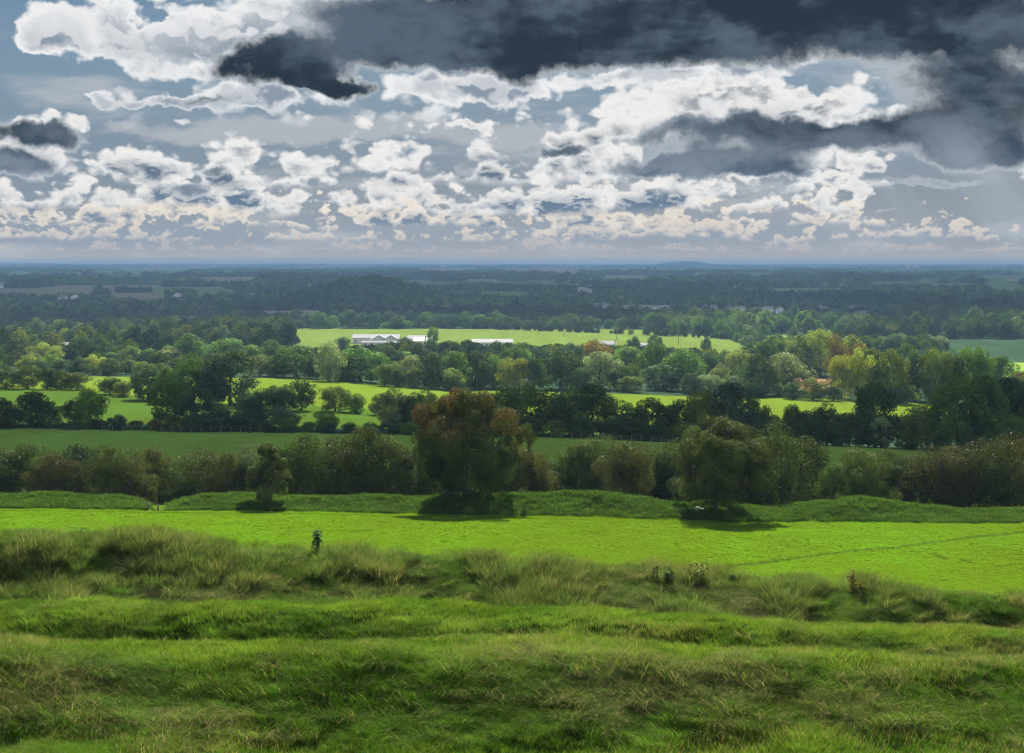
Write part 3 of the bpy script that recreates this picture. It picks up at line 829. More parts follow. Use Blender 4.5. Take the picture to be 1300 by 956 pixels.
# --- scattered trees round the two sloping fields (370 to 400 m)
rowF = [(8, 466, 40, 'dark green'), (36, 464, 30, 'brown'), (60, 467, 28, 'dark green'), (78, 470, 26, 'olive'), (98, 473, 30, 'brown'), (-20, 468, 40, 'dark green'), (140, 478, 32, 'dark green', 'round'), (157, 484, 24, 'brown', 'small'),
        (188, 465, 40, 'blue green', 'tall'), (212, 467, 34, 'mid green'), (243, 450, 48, 'mid green', 'tall'), (292, 443, 64, 'blue green', 'huge', 4), (268, 458, 40, 'dark green', 'tall'), (348, 490, 30, 'dark green'),
        (383, 480, 36, 'dark green', 'loose', 5), (362, 489, 26, 'blue green'), (425, 491, 38, 'brown', 'round', 4), (452, 500, 28, 'mid green', 'small'), (481, 500, 24, 'brown', 'small'), (320, 495, 30, 'mid green', 'small')]
def rf_base(p): return np.interp(p, [120, 160, 190, 215, 243, 292, 320, 383, 425, 481], [498, 504, 508, 512, 512, 514, 518, 521, 522, 527])
row('tree', 'among the sunlit sloping pastures', 'trees between the sloping pastures', [(t[0], (398 if t[0] < 105 else d_row(t[0], rf_base(t[0]), 300, 480)), t[1], t[2] * 1.1) + tuple(t[3:]) for t in rowF])

# --- row behind the bright strip of pasture (about 490 to 520 m)
rowG = [(75, 457, 30, 'dark green'), (100, 454, 28, 'dark green'), (118, 451, 30, 'yellow green', 'bright topped'), (140, 455, 30, 'brown'), (160, 456, 26, 'dark green'), (182, 459, 28, 'olive'), (204, 461, 26, 'brown'), (226, 455, 30, 'dark green'), (330, 452, 34, 'brown'),
        (350, 452, 30, 'dark green'), (376, 439, 58, 'mid green', 'big', 4), (402, 455, 30, 'dark green'), (418, 434, 32, 'pale green'), (457, 441, 64, 'mid green', 'big', 1), (436, 452, 34, 'dark green'), (488, 462, 26, 'brown', 'low'), (506, 466, 24, 'dark green', 'low'), (526, 468, 26, 'brown', 'low'),
        (548, 470, 22, 'dark green', 'low'), (573, 468, 34, 'olive', 'low'), (520, 452, 34, 'pale green'), (548, 448, 36, 'dark green', 'round'), (578, 447, 44, 'mid green', 'round'), (604, 446, 42, 'dark green', 'round'), (626, 452, 36, 'mid green', 'round'), (645, 455, 30, 'yellow green'),
        (660, 456, 30, 'yellow green'), (678, 456, 26, 'dark green', 'round'), (712, 443, 50, 'dark green', 'big'), (738, 468, 24, 'dark green', 'low'), (762, 447, 48, 'pale green', 'big'), (790, 464, 28, 'dark green', 'round'), (802, 478, 34, 'olive', 'low'), (841, 463, 58, 'dark green', 'dome shaped', 1), (880, 474, 30, 'dark green', 'low'), (868, 443, 52, 'mid green', 'big'),
        (900, 476, 34, 'pale green', 'low'), (930, 478, 46, 'blue green', 'big'), (962, 450, 40, 'dark green'), (915, 462, 26, 'pale green'), (960, 486, 30, 'dark green', 'low'), (996, 449, 60, 'pale green', 'big', 6), (1006, 486, 24, 'dark green', 'low'), (1032, 480, 32, 'brown', 'low'), (1058, 490, 22, 'dark green', 'low'),
        (1068, 452, 30, 'yellow green', 'tall'), (1090, 444, 36, 'yellow green', 'ivy clad'), (1106, 443, 42, 'olive', 'tall'), (1132, 444, 38, 'olive', 'tall'), (1160, 445, 40, 'dark green', 'tall'), (1188, 443, 40, 'olive', 'tall'), (1210, 446, 30, 'dark green', 'tall'), (1236, 441, 44, 'mid green', 'tall'),
        (1135, 490, 30, 'dark green', 'low'), (1150, 488, 26, 'brown', 'low')]
row('tree', 'behind the bright strip of pasture', 'trees behind the bright strip of pasture', [(t[0], d_row(t[0], np.interp(t[0], [0, 100, 320, 570, 780, 870, 1000, 1150, 1300], [477, 478, 479, 496, 498, 500, 507, 513, 518]), 430, 620) + (2 if 'low' in t else rng.uniform(8, 26)), t[1], t[2] * 1.15) + tuple(t[3:]) for t in rowG])
rowH = [(1041, 419, 42, 'yellow green', 'tall', 4), (1016, 426, 36, 'olive', 'tall'), (1092, 437, 40, 'orange', 'low'), (1062, 425, 26, 'orange', 'slender'), (755, 432, 40, 'orange', 'broad'), (812, 453, 26, 'yellow green', 'small'), (940, 443, 44, 'yellow green', 'bright'), (1296, 470, 30, 'orange', 'bright'),
        (55, 436, 44, 'yellow green', 'broad'), (240, 424, 52, 'mid green', 'big'), (288, 430, 60, 'mid green', 'broad'), (20, 430, 40, 'dark green', 'tall'), (140, 447, 36, 'mid green'), (165, 440, 34, 'bright green', 'round'), (190, 443, 40, 'mid green', 'round'), (215, 440, 30, 'pale green', 'round'),
        (320, 438, 34, 'bright green', 'round'), (345, 432, 36, 'mid green', 'round'), (488, 438, 30, 'dark green', 'round'), (512, 446, 30, 'bright green', 'round'), (688, 440, 32, 'dark green', 'small'), (660, 436, 34, 'bright green', 'round'), (725, 436, 30, 'blue green', 'tall'), (796, 440, 40, 'bright green', 'broad'),
        (900, 448, 34, 'dark green', 'round'), (975, 432, 36, 'dark green', 'broad'), (830, 430, 34, 'mid green', 'broad'), (104, 425, 30, 'dark green', 'tall'), (1150, 436, 34, 'mid green', 'round'), (1230, 450, 34, 'mid green', 'broad'), (1270, 452, 36, 'mid green', 'round'), (1190, 448, 30, 'blue green', 'round')]
row('tree', 'in the woods beyond the bright strip', 'trees of the wooded middle distance', [(t[0], rng.uniform(590, 680), t[1], t[2] * 1.1) + tuple(t[3:]) for t in rowH])
rowI = [(px + rng.uniform(-4, 4), rng.uniform(1165, 1195), rng.uniform(392, 402) + (6 if px > 640 else 0), rng.uniform(18, 30), rng.choice(['dark green', 'blue green', 'mid green', 'dark green'])) for px in range(372, 650, 17)]
rowI += [(px + rng.uniform(-2, 2), rng.uniform(1160, 1180), rng.uniform(403, 407), rng.uniform(13, 17), rng.choice(['dark green', 'brown', 'dark green'])) for px in range(655, 815, 15)]
rowI += [(834, 1120, 397, 27, 'dark green', 'big round', 4), (862, 1110, 403, 20, 'brown'), (880, 1100, 404, 20, 'dark green'), (905, 1090, 406, 20, 'dark green'), (925, 1070, 408, 24, 'blue green'), (948, 1060, 408, 24, 'dark green'), (550, 830, 415, 16, 'bright green', 'lone'), (897, 840, 428, 14, 'dark green', 'lone'),
         (436, 870, 428, 22, 'dark green', 'lone round'), (514, 900, 428, 17, 'dark green', 'squat'), (805, 830, 427, 18, 'dark green', 'umbrella shaped'), (832, 830, 424, 22, 'blue green', 'spreading')]
row('tree', 'round the large sunlit field', 'trees round the large sunlit field', rowI)
print('individual trees', COUNT)
# ------------------------------------------------------------------ scattered vegetation nobody could count
def scatter(name, P, rot, scl, tint, idx, templates, kind='stuff', label=None, cat=None):
    """one object whose points carry instances of the templates"""
    me = bpy.data.meshes.new(name)
    n = len(P)
    me.vertices.add(n); me.vertices.foreach_set('co', np.asarray(P, np.float32).ravel())
    for nm, ty, ar in (('rot', 'FLOAT_VECTOR', rot), ('scl', 'FLOAT_VECTOR', scl)):
        a_ = me.attributes.new(nm, ty, 'POINT'); a_.data.foreach_set('vector', np.asarray(ar, np.float32).ravel())
    a_ = me.attributes.new('tint', 'FLOAT_COLOR', 'POINT')
    t4 = np.ones((n, 4), np.float32); t4[:, :tint.shape[1]] = tint
    a_.data.foreach_set('color', t4.ravel())
    a_ = me.attributes.new('pick', 'INT', 'POINT'); a_.data.foreach_set('value', np.asarray(idx, np.int32))
    o = bpy.data.objects.new(name, me); COL.objects.link(o)
    col_ = bpy.data.collections.new(name + '_templates')
    for k, tm in enumerate(templates):
        to = bpy.data.objects.new('%s_template_%02d' % (name, k), tm); col_.objects.link(to)
    ng = bpy.data.node_groups.new(name + '_scatter', 'GeometryNodeTree')
    ng.interface.new_socket('Geometry', in_out='INPUT', socket_type='NodeSocketGeometry')
    ng.interface.new_socket('Geometry', in_out='OUTPUT', socket_type='NodeSocketGeometry')
    N = ng.nodes.new; L = ng.links.new
    gi, go = N('NodeGroupInput'), N('NodeGroupOutput')
    ci = N('GeometryNodeCollectionInfo'); ci.inputs[0].default_value = col_
    ci.inputs['Separate Children'].default_value = True; ci.inputs['Reset Children'].default_value = True
    ip = N('GeometryNodeInstanceOnPoints')
    ip.inputs['Pick Instance'].default_value = True
    def na(nm, ty):
        q_ = N('GeometryNodeInputNamedAttribute'); q_.data_type = ty; q_.inputs['Name'].default_value = nm; return q_.outputs[0]
    L(gi.outputs[0], ip.inputs['Points']); L(ci.outputs[0], ip.inputs['Instance'])
    L(na('pick', 'INT'), ip.inputs['Instance Index'])
    er = N('FunctionNodeEulerToRotation'); L(na('rot', 'FLOAT_VECTOR'), er.inputs[0]); L(er.outputs[0], ip.inputs['Rotation'])
    L(na('scl', 'FLOAT_VECTOR'), ip.inputs['Scale'])
    L(ip.outputs[0], go.inputs[0])
    md = o.modifiers.new('scatter', 'NODES'); md.node_group = ng
    tag(o, label, cat, kind=kind)
    return o

def stuff_leaf(name, trans=0.32):
    m, q = new_mat(name)
    ti = q.node('ShaderNodeAttribute', attribute_name='tint', attribute_type='INSTANCER')
    at_ = q.node('ShaderNodeAttribute', attribute_name='tone')
    r, gg, b = q.sep(X(q, at_.outputs['Vector']))
    hsv = q.node('ShaderNodeHueSaturation')
    q.put(hsv.inputs['Value'], q.ss(r, 0, 1, 0.65, 1.4, 'LINEAR') * q.ss(gg, 0, 1, 0.75, 1.25, 'LINEAR'))
    q.put(hsv.inputs['Color'], X(q, ti.outputs['Color']))
    cc = X(q, hsv.outputs[0])
    d = q.node('ShaderNodeBsdfDiffuse'); q.put(d.inputs[0], cc)
    tr = q.node('ShaderNodeBsdfTranslucent'); q.put(tr.inputs[0], q.mix(1.0, cc, (1.25, 1.25, 0.6), 'MULTIPLY'))
    mx = q.node('ShaderNodeMixShader'); mx.inputs[0].default_value = trans
    m.node_tree.links.new(d.outputs[0], mx.inputs[1]); m.node_tree.links.new(tr.outputs[0], mx.inputs[2])
    out_surf(m, q, mx.outputs[0])
    return m
M_STUFFLEAF = stuff_leaf('far_foliage')
lod1 = [crown_mesh('far_crown', 500 + k, 10, 10, 1500, 0.42, base=[.02, .08, .0, .05, .1][k], lobes=26, lobe_r=.17, ragged=.25, mat=M_STUFFLEAF)[0] for k in range(5)]
lod2 = [crown_mesh('far_crown', 520 + k, 10, 10, 260, 0.95, base=0, lobes=14, lobe_r=.22, ragged=.3, mat=M_STUFFLEAF)[0] for k in range(5)]
OPEN = FIELDS[1:]
CLEAR = []   # places kept clear for buildings: (column, distance, half width in metres, depth)
def free_mask(px, d, clear, margin=0.0):
    ok = np.ones(px.shape, bool)
    for pts, _c in clear: ok &= ~poly_mask(px, d, pts)
    return ok
TL = [np.array(TINT[k]) for k in ('dark green', 'blue green', 'mid green', 'dark green', 'olive', 'mid green', 'bright green', 'pale green', 'brown', 'yellow green')]
def woodland(name, d0, d1, n, size, templ, seed, tl_w, label, lines=None, hfac=1.0, bright=1.0, cover=-0.2):
    rs = np.random.RandomState(seed)
    d = np.sqrt(rs.uniform(d0 ** 2, d1 ** 2, n)) if d1 / d0 < 2.6 else np.exp(rs.uniform(math.log(d0), math.log(d1), n))
    px = rs.uniform(-220, 1520, n)
    x = (px - CX) / FP * d
    ok = free_mask(px, d, OPEN)
    # small clearings
    ok &= fbm(x / (size * 9), d / (size * 14), seed, 3) > cover
    for (cpx, cd, hw, dep) in CLEAR:
        cx_ = (cpx - CX) / FP * cd
        ok &= ~((np.abs(x - cx_) < hw + size * .3) & (d < cd + dep) & (d > cd - (140 if cd > 1200 else 40)))
    # woods follow denser belts
    px, d, x = px[ok], d[ok], x[ok]
    if len(CROWNS_AT):
        A = np.array(CROWNS_AT); A = A[(A[:, 1] > d0 - 50) & (A[:, 1] < d1 + 50)]
        if len(A):
            D2 = ((x[:, None] - A[None, :, 0]) ** 2 + (d[:, None] - A[None, :, 1]) ** 2)
            k_ = (D2 > (A[None, :, 2] * 0.9 + 1.5) ** 2).all(1)
            px, d, x = px[k_], d[k_], x[k_]
    if lines is not None:
        lx, ld = lines
        px = np.concatenate([px, lx]); d = np.concatenate([d, ld]); x = (px - CX) / FP * d
    n = len(x)
    z = ground(x, d)
    s = size / 10 * rs.uniform(0.6, 1.35, n)
    big = fbm(x / (size * 25), d / (size * 25), seed + 1, 2)
    h = s * rs.uniform(0.75, 1.15, n) * hfac * (1 + 0.5 * big)
    top_row = np.where((px > 365) & (px < 640), np.interp(px, [365, 420, 455, 500, 620, 640], [436, 441, 437, 432, 429, 432]), np.where((px >= 640) & (px < 960), np.interp(px, [640, 800, 930, 960], [434, 436, 442, 430]), 0))
    hmax = np.where(d < 930, -d * (top_row - HY) / FP - z, 1e3) / 10
    keep = hmax > 0.15
    h = np.minimum(h, hmax * rs.uniform(.7, 1.0, n)); s = np.minimum(s, h * 1.8)
    px, d, x, z, s, h = [q_[keep] for q_ in (px, d, x, z, s, h)]; n = len(x)
    T = np.array(TL)[rs.choice(len(TL), n, p=np.array(tl_w) / sum(tl_w))] * rs.uniform(.8, 1.2, (n, 1)) * bright
    patch = fbm(x / (size * 22) + 7, d / (size * 60), seed + 9, 3)[:, None]
    T = T * np.clip(1 + 1.3 * patch, .3, 2.4)
    scatter(name, np.stack([x, d, z - s * 0.3], 1), np.stack([np.zeros(n), np.zeros(n), rs.uniform(0, 6.28, n)], 1), np.stack([s, s, h], 1), T, rs.randint(0, len(templ), n), templ, label=label, cat='woodland')
    print(name, n)

# ------------------------------------------------------------------ buildings
M_WHITE = plain('white_render', (0.60, 0.60, 0.585), 0.7, 0.06, 0.6)
M_SLATE = plain('slate_roof', (0.12, 0.125, 0.14), 0.45, 0.25, 1.2)
M_SHEET = plain('pale_roof_sheet', (0.085, 0.09, 0.10), 0.9, 0.10, 0.4)
M_REDW = plain('maroon_wall', (0.16, 0.06, 0.07), 0.8, 0.15, 0.7)
M_GREYW = plain('grey_wall', (0.36, 0.36, 0.38), 0.8, 0.12, 0.7)
M_TILE = plain('brown_roof', (0.13, 0.09, 0.075), 0.7, 0.2, 1.2)
M_PANE = plain('window_glass', (0.03, 0.04, 0.05), 0.1, 0.1, 1.0)
M_BRICK = plain('chimney_brick', (0.26, 0.12, 0.08), 0.9, 0.2, 2.0)
M_WOOD = plain('weathered_wood', (0.16, 0.14, 0.11), 0.9, 0.3, 4.0)
def box(x0, x1, y0, y1, z0, z1):
    V = np.array([(x0, y0, z0), (x1, y0, z0), (x1, y1, z0), (x0, y1, z0), (x0, y0, z1), (x1, y0, z1), (x1, y1, z1), (x0, y1, z1)], float)
    return V, np.array([(3, 2, 1, 0), (4, 5, 6, 7), (0, 1, 5, 4), (1, 2, 6, 5), (2, 3, 7, 6), (3, 0, 4, 7)])
def house_parts(L, Wd, hw, hr, gable_front=False, hip=False, wall=None, roof=None, chim=2, wins=3, doors=True):
    """meshes of one house, front facing -y. returns dict of part -> (meshdata, material)"""
    parts = []
    if gable_front:
        walls = (np.array([(-L / 2, -Wd / 2, -2), (L / 2, -Wd / 2, -2), (L / 2, Wd / 2, -2), (-L / 2, Wd / 2, -2), (-L / 2, -Wd / 2, hw), (L / 2, -Wd / 2, hw), (L / 2, Wd / 2, hw), (-L / 2, Wd / 2, hw), (0, -Wd / 2, hw + hr), (0, Wd / 2, hw + hr)], float),
                 [(0, 1, 5, 8, 4), (2, 3, 7, 9, 6), (1, 2, 6, 5), (3, 0, 4, 7), (3, 2, 1, 0), (4, 8, 9, 7), (8, 5, 6, 9)])
        e = 0.35; t = 0.22
        V, Fq = [], []
        for s in (-1, 1):
            a = np.array([(s * (L / 2 + e), -Wd / 2 - e, hw - e * hr / (L / 2) + .06), (0, -Wd / 2 - e, hw + hr + .06), (0, Wd / 2 + e, hw + hr + .06), (s * (L / 2 + e), Wd / 2 + e, hw - e * hr / (L / 2) + .06)])
            V.append(np.concatenate([a, a + (0, 0, t)]))
            o = (0 if s < 0 else 8)
            Fq += [tuple(np.array(f) + o) for f in ((3, 2, 1, 0), (4, 5, 6, 7), (0, 1, 5, 4), (1, 2, 6, 5), (2, 3, 7, 6), (3, 0, 4, 7))]
        roofm = (np.concatenate(V), Fq)
    else:
        hp = Wd * 0.5 if hip else 0.0
        walls = (np.array([(-L / 2, -Wd / 2, -2), (L / 2, -Wd / 2, -2), (L / 2, Wd / 2, -2), (-L / 2, Wd / 2, -2), (-L / 2, -Wd / 2, hw), (L / 2, -Wd / 2, hw), (L / 2, Wd / 2, hw), (-L / 2, Wd / 2, hw), (-L / 2 + hp, 0, hw + hr), (L / 2 - hp, 0, hw + hr)], float),
                 [(0, 1, 5, 4), (2, 3, 7, 6), (1, 2, 6, 9, 5), (3, 0, 4, 8, 7), (3, 2, 1, 0), (4, 5, 9, 8), (8, 9, 6, 7)])
        e = 0.35
        k = e * hr / (Wd / 2)
        base = np.array([(-L / 2 - e, -Wd / 2 - e, hw - k), (L / 2 + e, -Wd / 2 - e, hw - k), (L / 2 + e, Wd / 2 + e, hw - k), (-L / 2 - e, Wd / 2 + e, hw - k), (-L / 2 - e + (hp * 1.0 + e if hip else 0), 0, hw + hr), (L / 2 + e - (hp + e if hip else 0), 0, hw + hr)])
        V = np.concatenate([base + (0, 0, .06), base + (0, 0, .26)])
        fl = [(0, 1, 5, 4), (2, 3, 4, 5), (1, 2, 5), (3, 0, 4)]
        Fq = [tuple(i + 6 for i in f) for f in (fl if hip else fl[:2])] + [tuple(reversed(f)) for f in (fl if hip else fl[:2])]
        Fq += [(0, 1, 7, 6), (2, 3, 9, 8), (1, 2, 8, 7), (3, 0, 6, 9)] if hip else [(0, 1, 7, 6), (2, 3, 9, 8), (1, 5, 11, 7), (5, 2, 8, 11), (3, 4, 10, 9), (4, 0, 6, 10)]
        roofm = (V, Fq)
    parts.append(('wall', *walls, wall or M_WHITE)); parts.append(('roof', *roofm, roof or M_SLATE))
    kids = []
    for i in range(wins):
        cx_ = -L / 2 + L * (i + .5) / wins
        for st in ([0.9] if hw < 4 else [0.9, 3.4]):
            if doors and i == wins // 2 and st == 0.9:
                v, f = box(cx_ - .5, cx_ + .5, -Wd / 2 - .06, -Wd / 2 + .02, 0, 2.05); kids.append(('door', v, f, M_REDW))
            else:
                v, f = box(cx_ - .6, cx_ + .6, -Wd / 2 - .05, -Wd / 2 + .02, st, st + 1.25); kids.append(('window', v, f, M_PANE))
    ch = []
    for i in range(chim):
        cx_ = (-1) ** i * (L / 2 - 0.6 - (Wd * .45 if hip else 0)) if not gable_front else 0
        v, f = box(cx_ - .35, cx_ + .35, -.35, .35, hw + hr - .7, hw + hr + 0.95); ch.append(('chimney', v, f, M_BRICK))
    return parts, kids, ch
_hc = {}
def place_house(key, px, d, yaw, label, group=None, name='house', cat='house', scale=1.0, dz=0.0, **kw):
    x, y, z = at(px, d)
    root = empty(name, (x, y, z + dz)); root.rotation_euler = (0, 0, R(yaw)); root.scale = (scale,) * 3
    tag(root, label, cat, group)
    if key not in _hc:
        parts, kids, ch = house_parts(**kw)
        def md(nm, v, f, m):
            me = bpy.data.meshes.new(nm); me.from_pydata([tuple(a) for a in v], [], [tuple(int(i) for i in q_) for q_ in f]); me.update(); me.materials.append(m); return me
        _hc[key] = ([(p[0], md(*p)) for p in parts], [(p[0], md(*p)) for p in kids], [(p[0], md(*p)) for p in ch])
    parts, kids, ch = _hc[key]
    po = {}
    for nm, me in parts:
        o = bpy.data.objects.new(nm, me); COL.objects.link(o); o.parent = root; po[nm] = o
    for nm, me in kids:
        o = bpy.data.objects.new(nm, me); COL.objects.link(o); o.parent = po['wall']
    for nm, me in ch:
        o = bpy.data.objects.new(nm, me); COL.objects.link(o); o.parent = po['roof']
    CLEAR.append((px, d, 9 * scale * (kw.get('L', 12) / 14.0), 10))
    return root
# farm with glasshouse-like pale roofs at the near edge of the big sunlit field
place_house('shed', 478, 950, 3, 'long white shed with a low pale roof beside the sunlit field', name='barn', cat='barn', L=31, Wd=14, hw=3.6, hr=2.0, roof=M_SHEET, wins=8, chim=0, doors=False)
place_house('gab', 481, 925, 6, 'left one of two grey gabled barns before the long white shed', name='barn', cat='barn', group='grey gabled barns', L=10, Wd=13, hw=3.8, hr=2.8, gable_front=True, wall=M_GREYW, roof=M_SHEET, wins=2, chim=0, doors=False)
place_house('gab', 496, 925, 6, 'right one of two grey gabled barns before the long white shed', name='barn', cat='barn', group='grey gabled barns', L=10, Wd=13, hw=3.8, hr=2.8, gable_front=True)
place_house('lowrow', 481, 908, 2, 'low white outbuilding in front of the grey gabled barns', name='barn', cat='barn', L=22, Wd=5, hw=2.6, hr=0.8, roof=M_SHEET, wins=5, chim=0)
place_house('shed2', 534, 950, -2, 'white shed with pale roof right of the gabled barns', name='barn', cat='barn', L=17, Wd=12, hw=3.2, hr=1.8, roof=M_SHEET, wins=4, chim=0, doors=False)
place_house('dgab', 533, 925, 8, 'small dark roofed cottage before the right hand white shed', L=9, Wd=8, hw=2.8, hr=2.4, wins=3, chim=1)
place_house('glass', 625, 915, 2, 'wide pale roofed shed half hidden by trees near the middle', name='barn', cat='barn', L=26, Wd=16, hw=2.8, hr=1.8, wall=M_WHITE, roof=M_SHEET, wins=7, chim=0, doors=False)
place_house('cot1', 772, 900, -6, 'small white cottage with slate roof below the power pole', L=10, Wd=6, hw=2.6, hr=2.0, wins=3, chim=1)
place_house('cot1', 815, 880, 12, 'small white cottage beside the umbrella shaped tree', L=10)
# houses on the left
place_house('bung', 36, 930, -20, 'long dark roofed farmhouse with white walls among trees on the left', L=15, Wd=8, hw=3.0, hr=2.8, wins=4, chim=2)
place_house('redb', 85, 800, 4, 'maroon walled barn with a pale low roof on the left', name='barn', cat='barn', L=14, Wd=8, hw=4.2, hr=1.2, wall=M_REDW, roof=M_SHEET, wins=2, chim=0, doors=False)
place_house('wht', 105, 803, 4, 'small white walled annexe right of the maroon barn', L=5, Wd=6, hw=3.6, hr=1.0, wins=1, chim=0, doors=False)
place_house('wht', 73, 803, 4, 'small white walled annexe left of the maroon barn', L=5)
place_house('hip', 142, 815, 8, 'house with a hipped pale slate roof and brick chimney on the left', L=13.5, Wd=10, hw=3.4, hr=3.4, hip=True, wins=4, chim=1, roof=M_GREYW)
# village
vill = []
rv = random.Random(3)
for px in (758, 764, 770): vill.append((px, 1720, 'white house in the close trio left of the village terrace'))
for i, px in enumerate(range(797, 850, 7)): vill.append((px + rv.uniform(-1, 1), 1640 + rv.uniform(-14, 14), 'white house in the long village terrace'))
for px in (868, 893, 906): vill.append((px, 1660 + rv.uniform(-50, 40), 'house in the scattered middle of the village'))
for px in (930, 940, 958, 966, 976, 990): vill.append((px, 1580 + rv.uniform(-40, 50), 'white gabled house at the right end of the village'))
for px in (1008, 1038, 1047, 1082): vill.append((px, 1600 + rv.uniform(-30, 30), 'white roofed house beyond the right end of the village'))
from collections import defaultdict
cnt = defaultdict(list)
for v_ in sorted(vill): cnt[v_[2]].append(v_)
vk = [('v1', dict(L=12, Wd=7, hw=5.0, hr=2.6, wins=3, chim=2)), ('v2', dict(L=10, Wd=8, hw=5.0, hr=3.0, gable_front=True, wins=2, chim=0, roof=M_TILE)), ('v3', dict(L=14, Wd=8, hw=2.9, hr=2.8, wins=4, chim=1, roof=M_SLATE)), ('v4', dict(L=9, Wd=9, hw=5.0, hr=2.4, wins=2, chim=1, wall=M_GREYW, roof=M_SHEET))]
for lab, lst in cnt.items():
    for i, (px, d, _) in enumerate(lst):
        o_ = 'leftmost' if i == 0 else ('rightmost' if i == len(lst) - 1 else ORD[i + 1] + ' from the left')
        k_, kw_ = vk[0] if 'terrace' in lab and 'trio' not in lab else rv.choice(vk)
        place_house(k_, px, d, rv.uniform(-30, 30) if 'terrace' not in lab else rv.uniform(-4, 4), o_ + ' ' + lab, 'village houses', dz=1.0, scale=.8, **kw_)
far_h = [(740, 2500, 'large white house far off above the middle of the plain'), (745, 2480, 'low white annexe beside the large far off white house'), (936, 2750, 'lone white house on the plain above the village'), (1210, 1900, 'long low pale roofed house on the right of the plain'),
         (80, 2000, 'pale house in a gap of trees on the left of the plain'), (96, 2000, 'white gabled house on the left of the plain near the pale house'), (226, 2100, 'white house in trees left of the wooded hillock'), (4, 3200, 'white house far off at the left edge'), (1092, 1350, 'grey barn among trees in front of the village fields')]
for i, (px, d, lab) in enumerate(far_h):
    k_, kw_ = vk[(0, 2, 3, 2, 3, 1, 1, 0, 3)[i]]
    place_house(k_, px, d, rv.uniform(-20, 20), lab, dz=3.0 if d > 1800 else 1.0, scale=1.3 if d > 2400 else 1.1, **kw_)

# distant power station: two blocks and a stack each
def power_block(px, d, w, h, label):
    x, y, z = at(px, d)
    root = empty('power_station_block', (x, y, z)); tag(root, label, 'power station', 'distant power station')
    v, f = box(-w / 2, w / 2, -w / 2, w / 2, -10, h); mesh_obj('hall', v, f, M_GREYW, root)
    v, f = tube([(w * .2, 0, h), (w * .2, 0, h * 1.35), (w * .2, 0, h * 1.7)], [w * .08, w * .07, w * .06], 10); mesh_obj('chimney', v, f, M_GREYW, root)
power_block(1152, 12000, 30, 46, 'left block of the distant power station on the right horizon')
power_block(1163, 12000, 42, 34, 'right block of the distant power station on the right horizon')

# ------------------------------------------------------------------ woods, hedges and clumps (uncounted mass)
W_N = [3, 3, 3, 2, 2, 2, 1.6, 1.6, 1.2, 0.9]
W_F = [4, 4, 2, 3, 2, 1, .5, .4, 1, .3]
lx, ld = [], []
_r = np.random.RandomState(8)
def hedge_line(p0, d0, p1, d1, n, jit=2.0):
    t = np.sort(_r.rand(n)); lx.append(p0 + (p1 - p0) * t); ld.append(d0 + (d1 - d0) * t + _r.normal(0, jit, n))
for a in [(0, 1436, 280, 1515, 90), (0, 1305, 115, 1300, 60), (0, 1178, 115, 1178, 50), (970, 1250, 1215, 1235, 90), (970, 1175, 1190, 1170, 60), (330, 1470, 440, 1480, 50), (0, 1325, 280, 1390, 60), (1000, 1060, 1200, 1050, 60), (925, 1030, 960, 900, 30), (600, 1165, 960, 1000, 90), (362, 1010, 385, 895, 24)]:
    hedge_line(*a)
woodland('woodland', 700, 1560, 8500, 9.5, lod1, 21, W_N, 'dense mixed trees covering the middle distance', None, cover=-0.16)
CLR = list(OPEN)
woodland('hedgerows', 1, 2, 1, 4.5, lod1, 23, W_F, 'low dark hedges dividing the distant fields', (np.concatenate(lx), np.concatenate(ld)), 0.9)
woodland('copse', 526, 705, 420, 8.0, lod1, 22, W_N, 'mixed undergrowth between the trees of the wooded middle distance', None, cover=-0.3, hfac=.8)
# hillock
rs = np.random.RandomState(31)
woodland('far_woodland', 1560, 3600, 26000, 11, lod2, 24, W_F, 'unbroken blue green trees of the plain', (470 + rs.normal(0, 46, 900), 1895 + rs.normal(0, 70, 900)), cover=-0.22, bright=.95)
woodland('horizon_woodland', 3600, 16000, 26000, 26, lod2, 25, W_F, 'trees merging into haze towards the horizon', None, hfac=0.55, cover=-0.10)
# ------------------------------------------------------------------ grasses
def grass_material():
    m, q = new_mat('grass_blades')
    ti = q.node('ShaderNodeAttribute', attribute_name='tint', attribute_type='INSTANCER')
    at_ = q.node('ShaderNodeAttribute', attribute_name='tone')
    r, dry, t = q.sep(X(q, at_.outputs['Vector']))          # blade random, blade random, height along blade
    tint = X(q, ti.outputs['Color']); dryness = X(q, ti.outputs['Alpha'])
    hsv = q.node('ShaderNodeHueSaturation')
    q.put(hsv.inputs['Hue'], q.ss(r, 0, 1, 0.47, 0.51, 'LINEAR'))
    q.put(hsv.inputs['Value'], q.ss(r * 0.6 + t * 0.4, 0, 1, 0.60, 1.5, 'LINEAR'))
    q.put(hsv.inputs['Color'], tint)
    straw = q.mix(r, (0.090, 0.075, 0.036), (0.32, 0.28, 0.15))
    cc = q.mix(q.ss(dry + t * 0.25 - 1.12 + dryness, 0.0, 0.12), X(q, hsv.outputs[0]), straw)
    d = q.node('ShaderNodeBsdfDiffuse'); q.put(d.inputs[0], cc)
    tr = q.node('ShaderNodeBsdfTranslucent'); q.put(tr.inputs[0], q.mix(1.0, cc, (1.2, 1.2, 0.6), 'MULTIPLY'))
    mx = q.node('ShaderNodeMixShader'); mx.inputs[0].default_value = 0.42
    m.node_tree.links.new(d.outputs[0], mx.inputs[1]); m.node_tree.links.new(tr.outputs[0], mx.inputs[2])
    out_surf(m, q, mx.outputs[0]); return m
M_GRASS = grass_material()
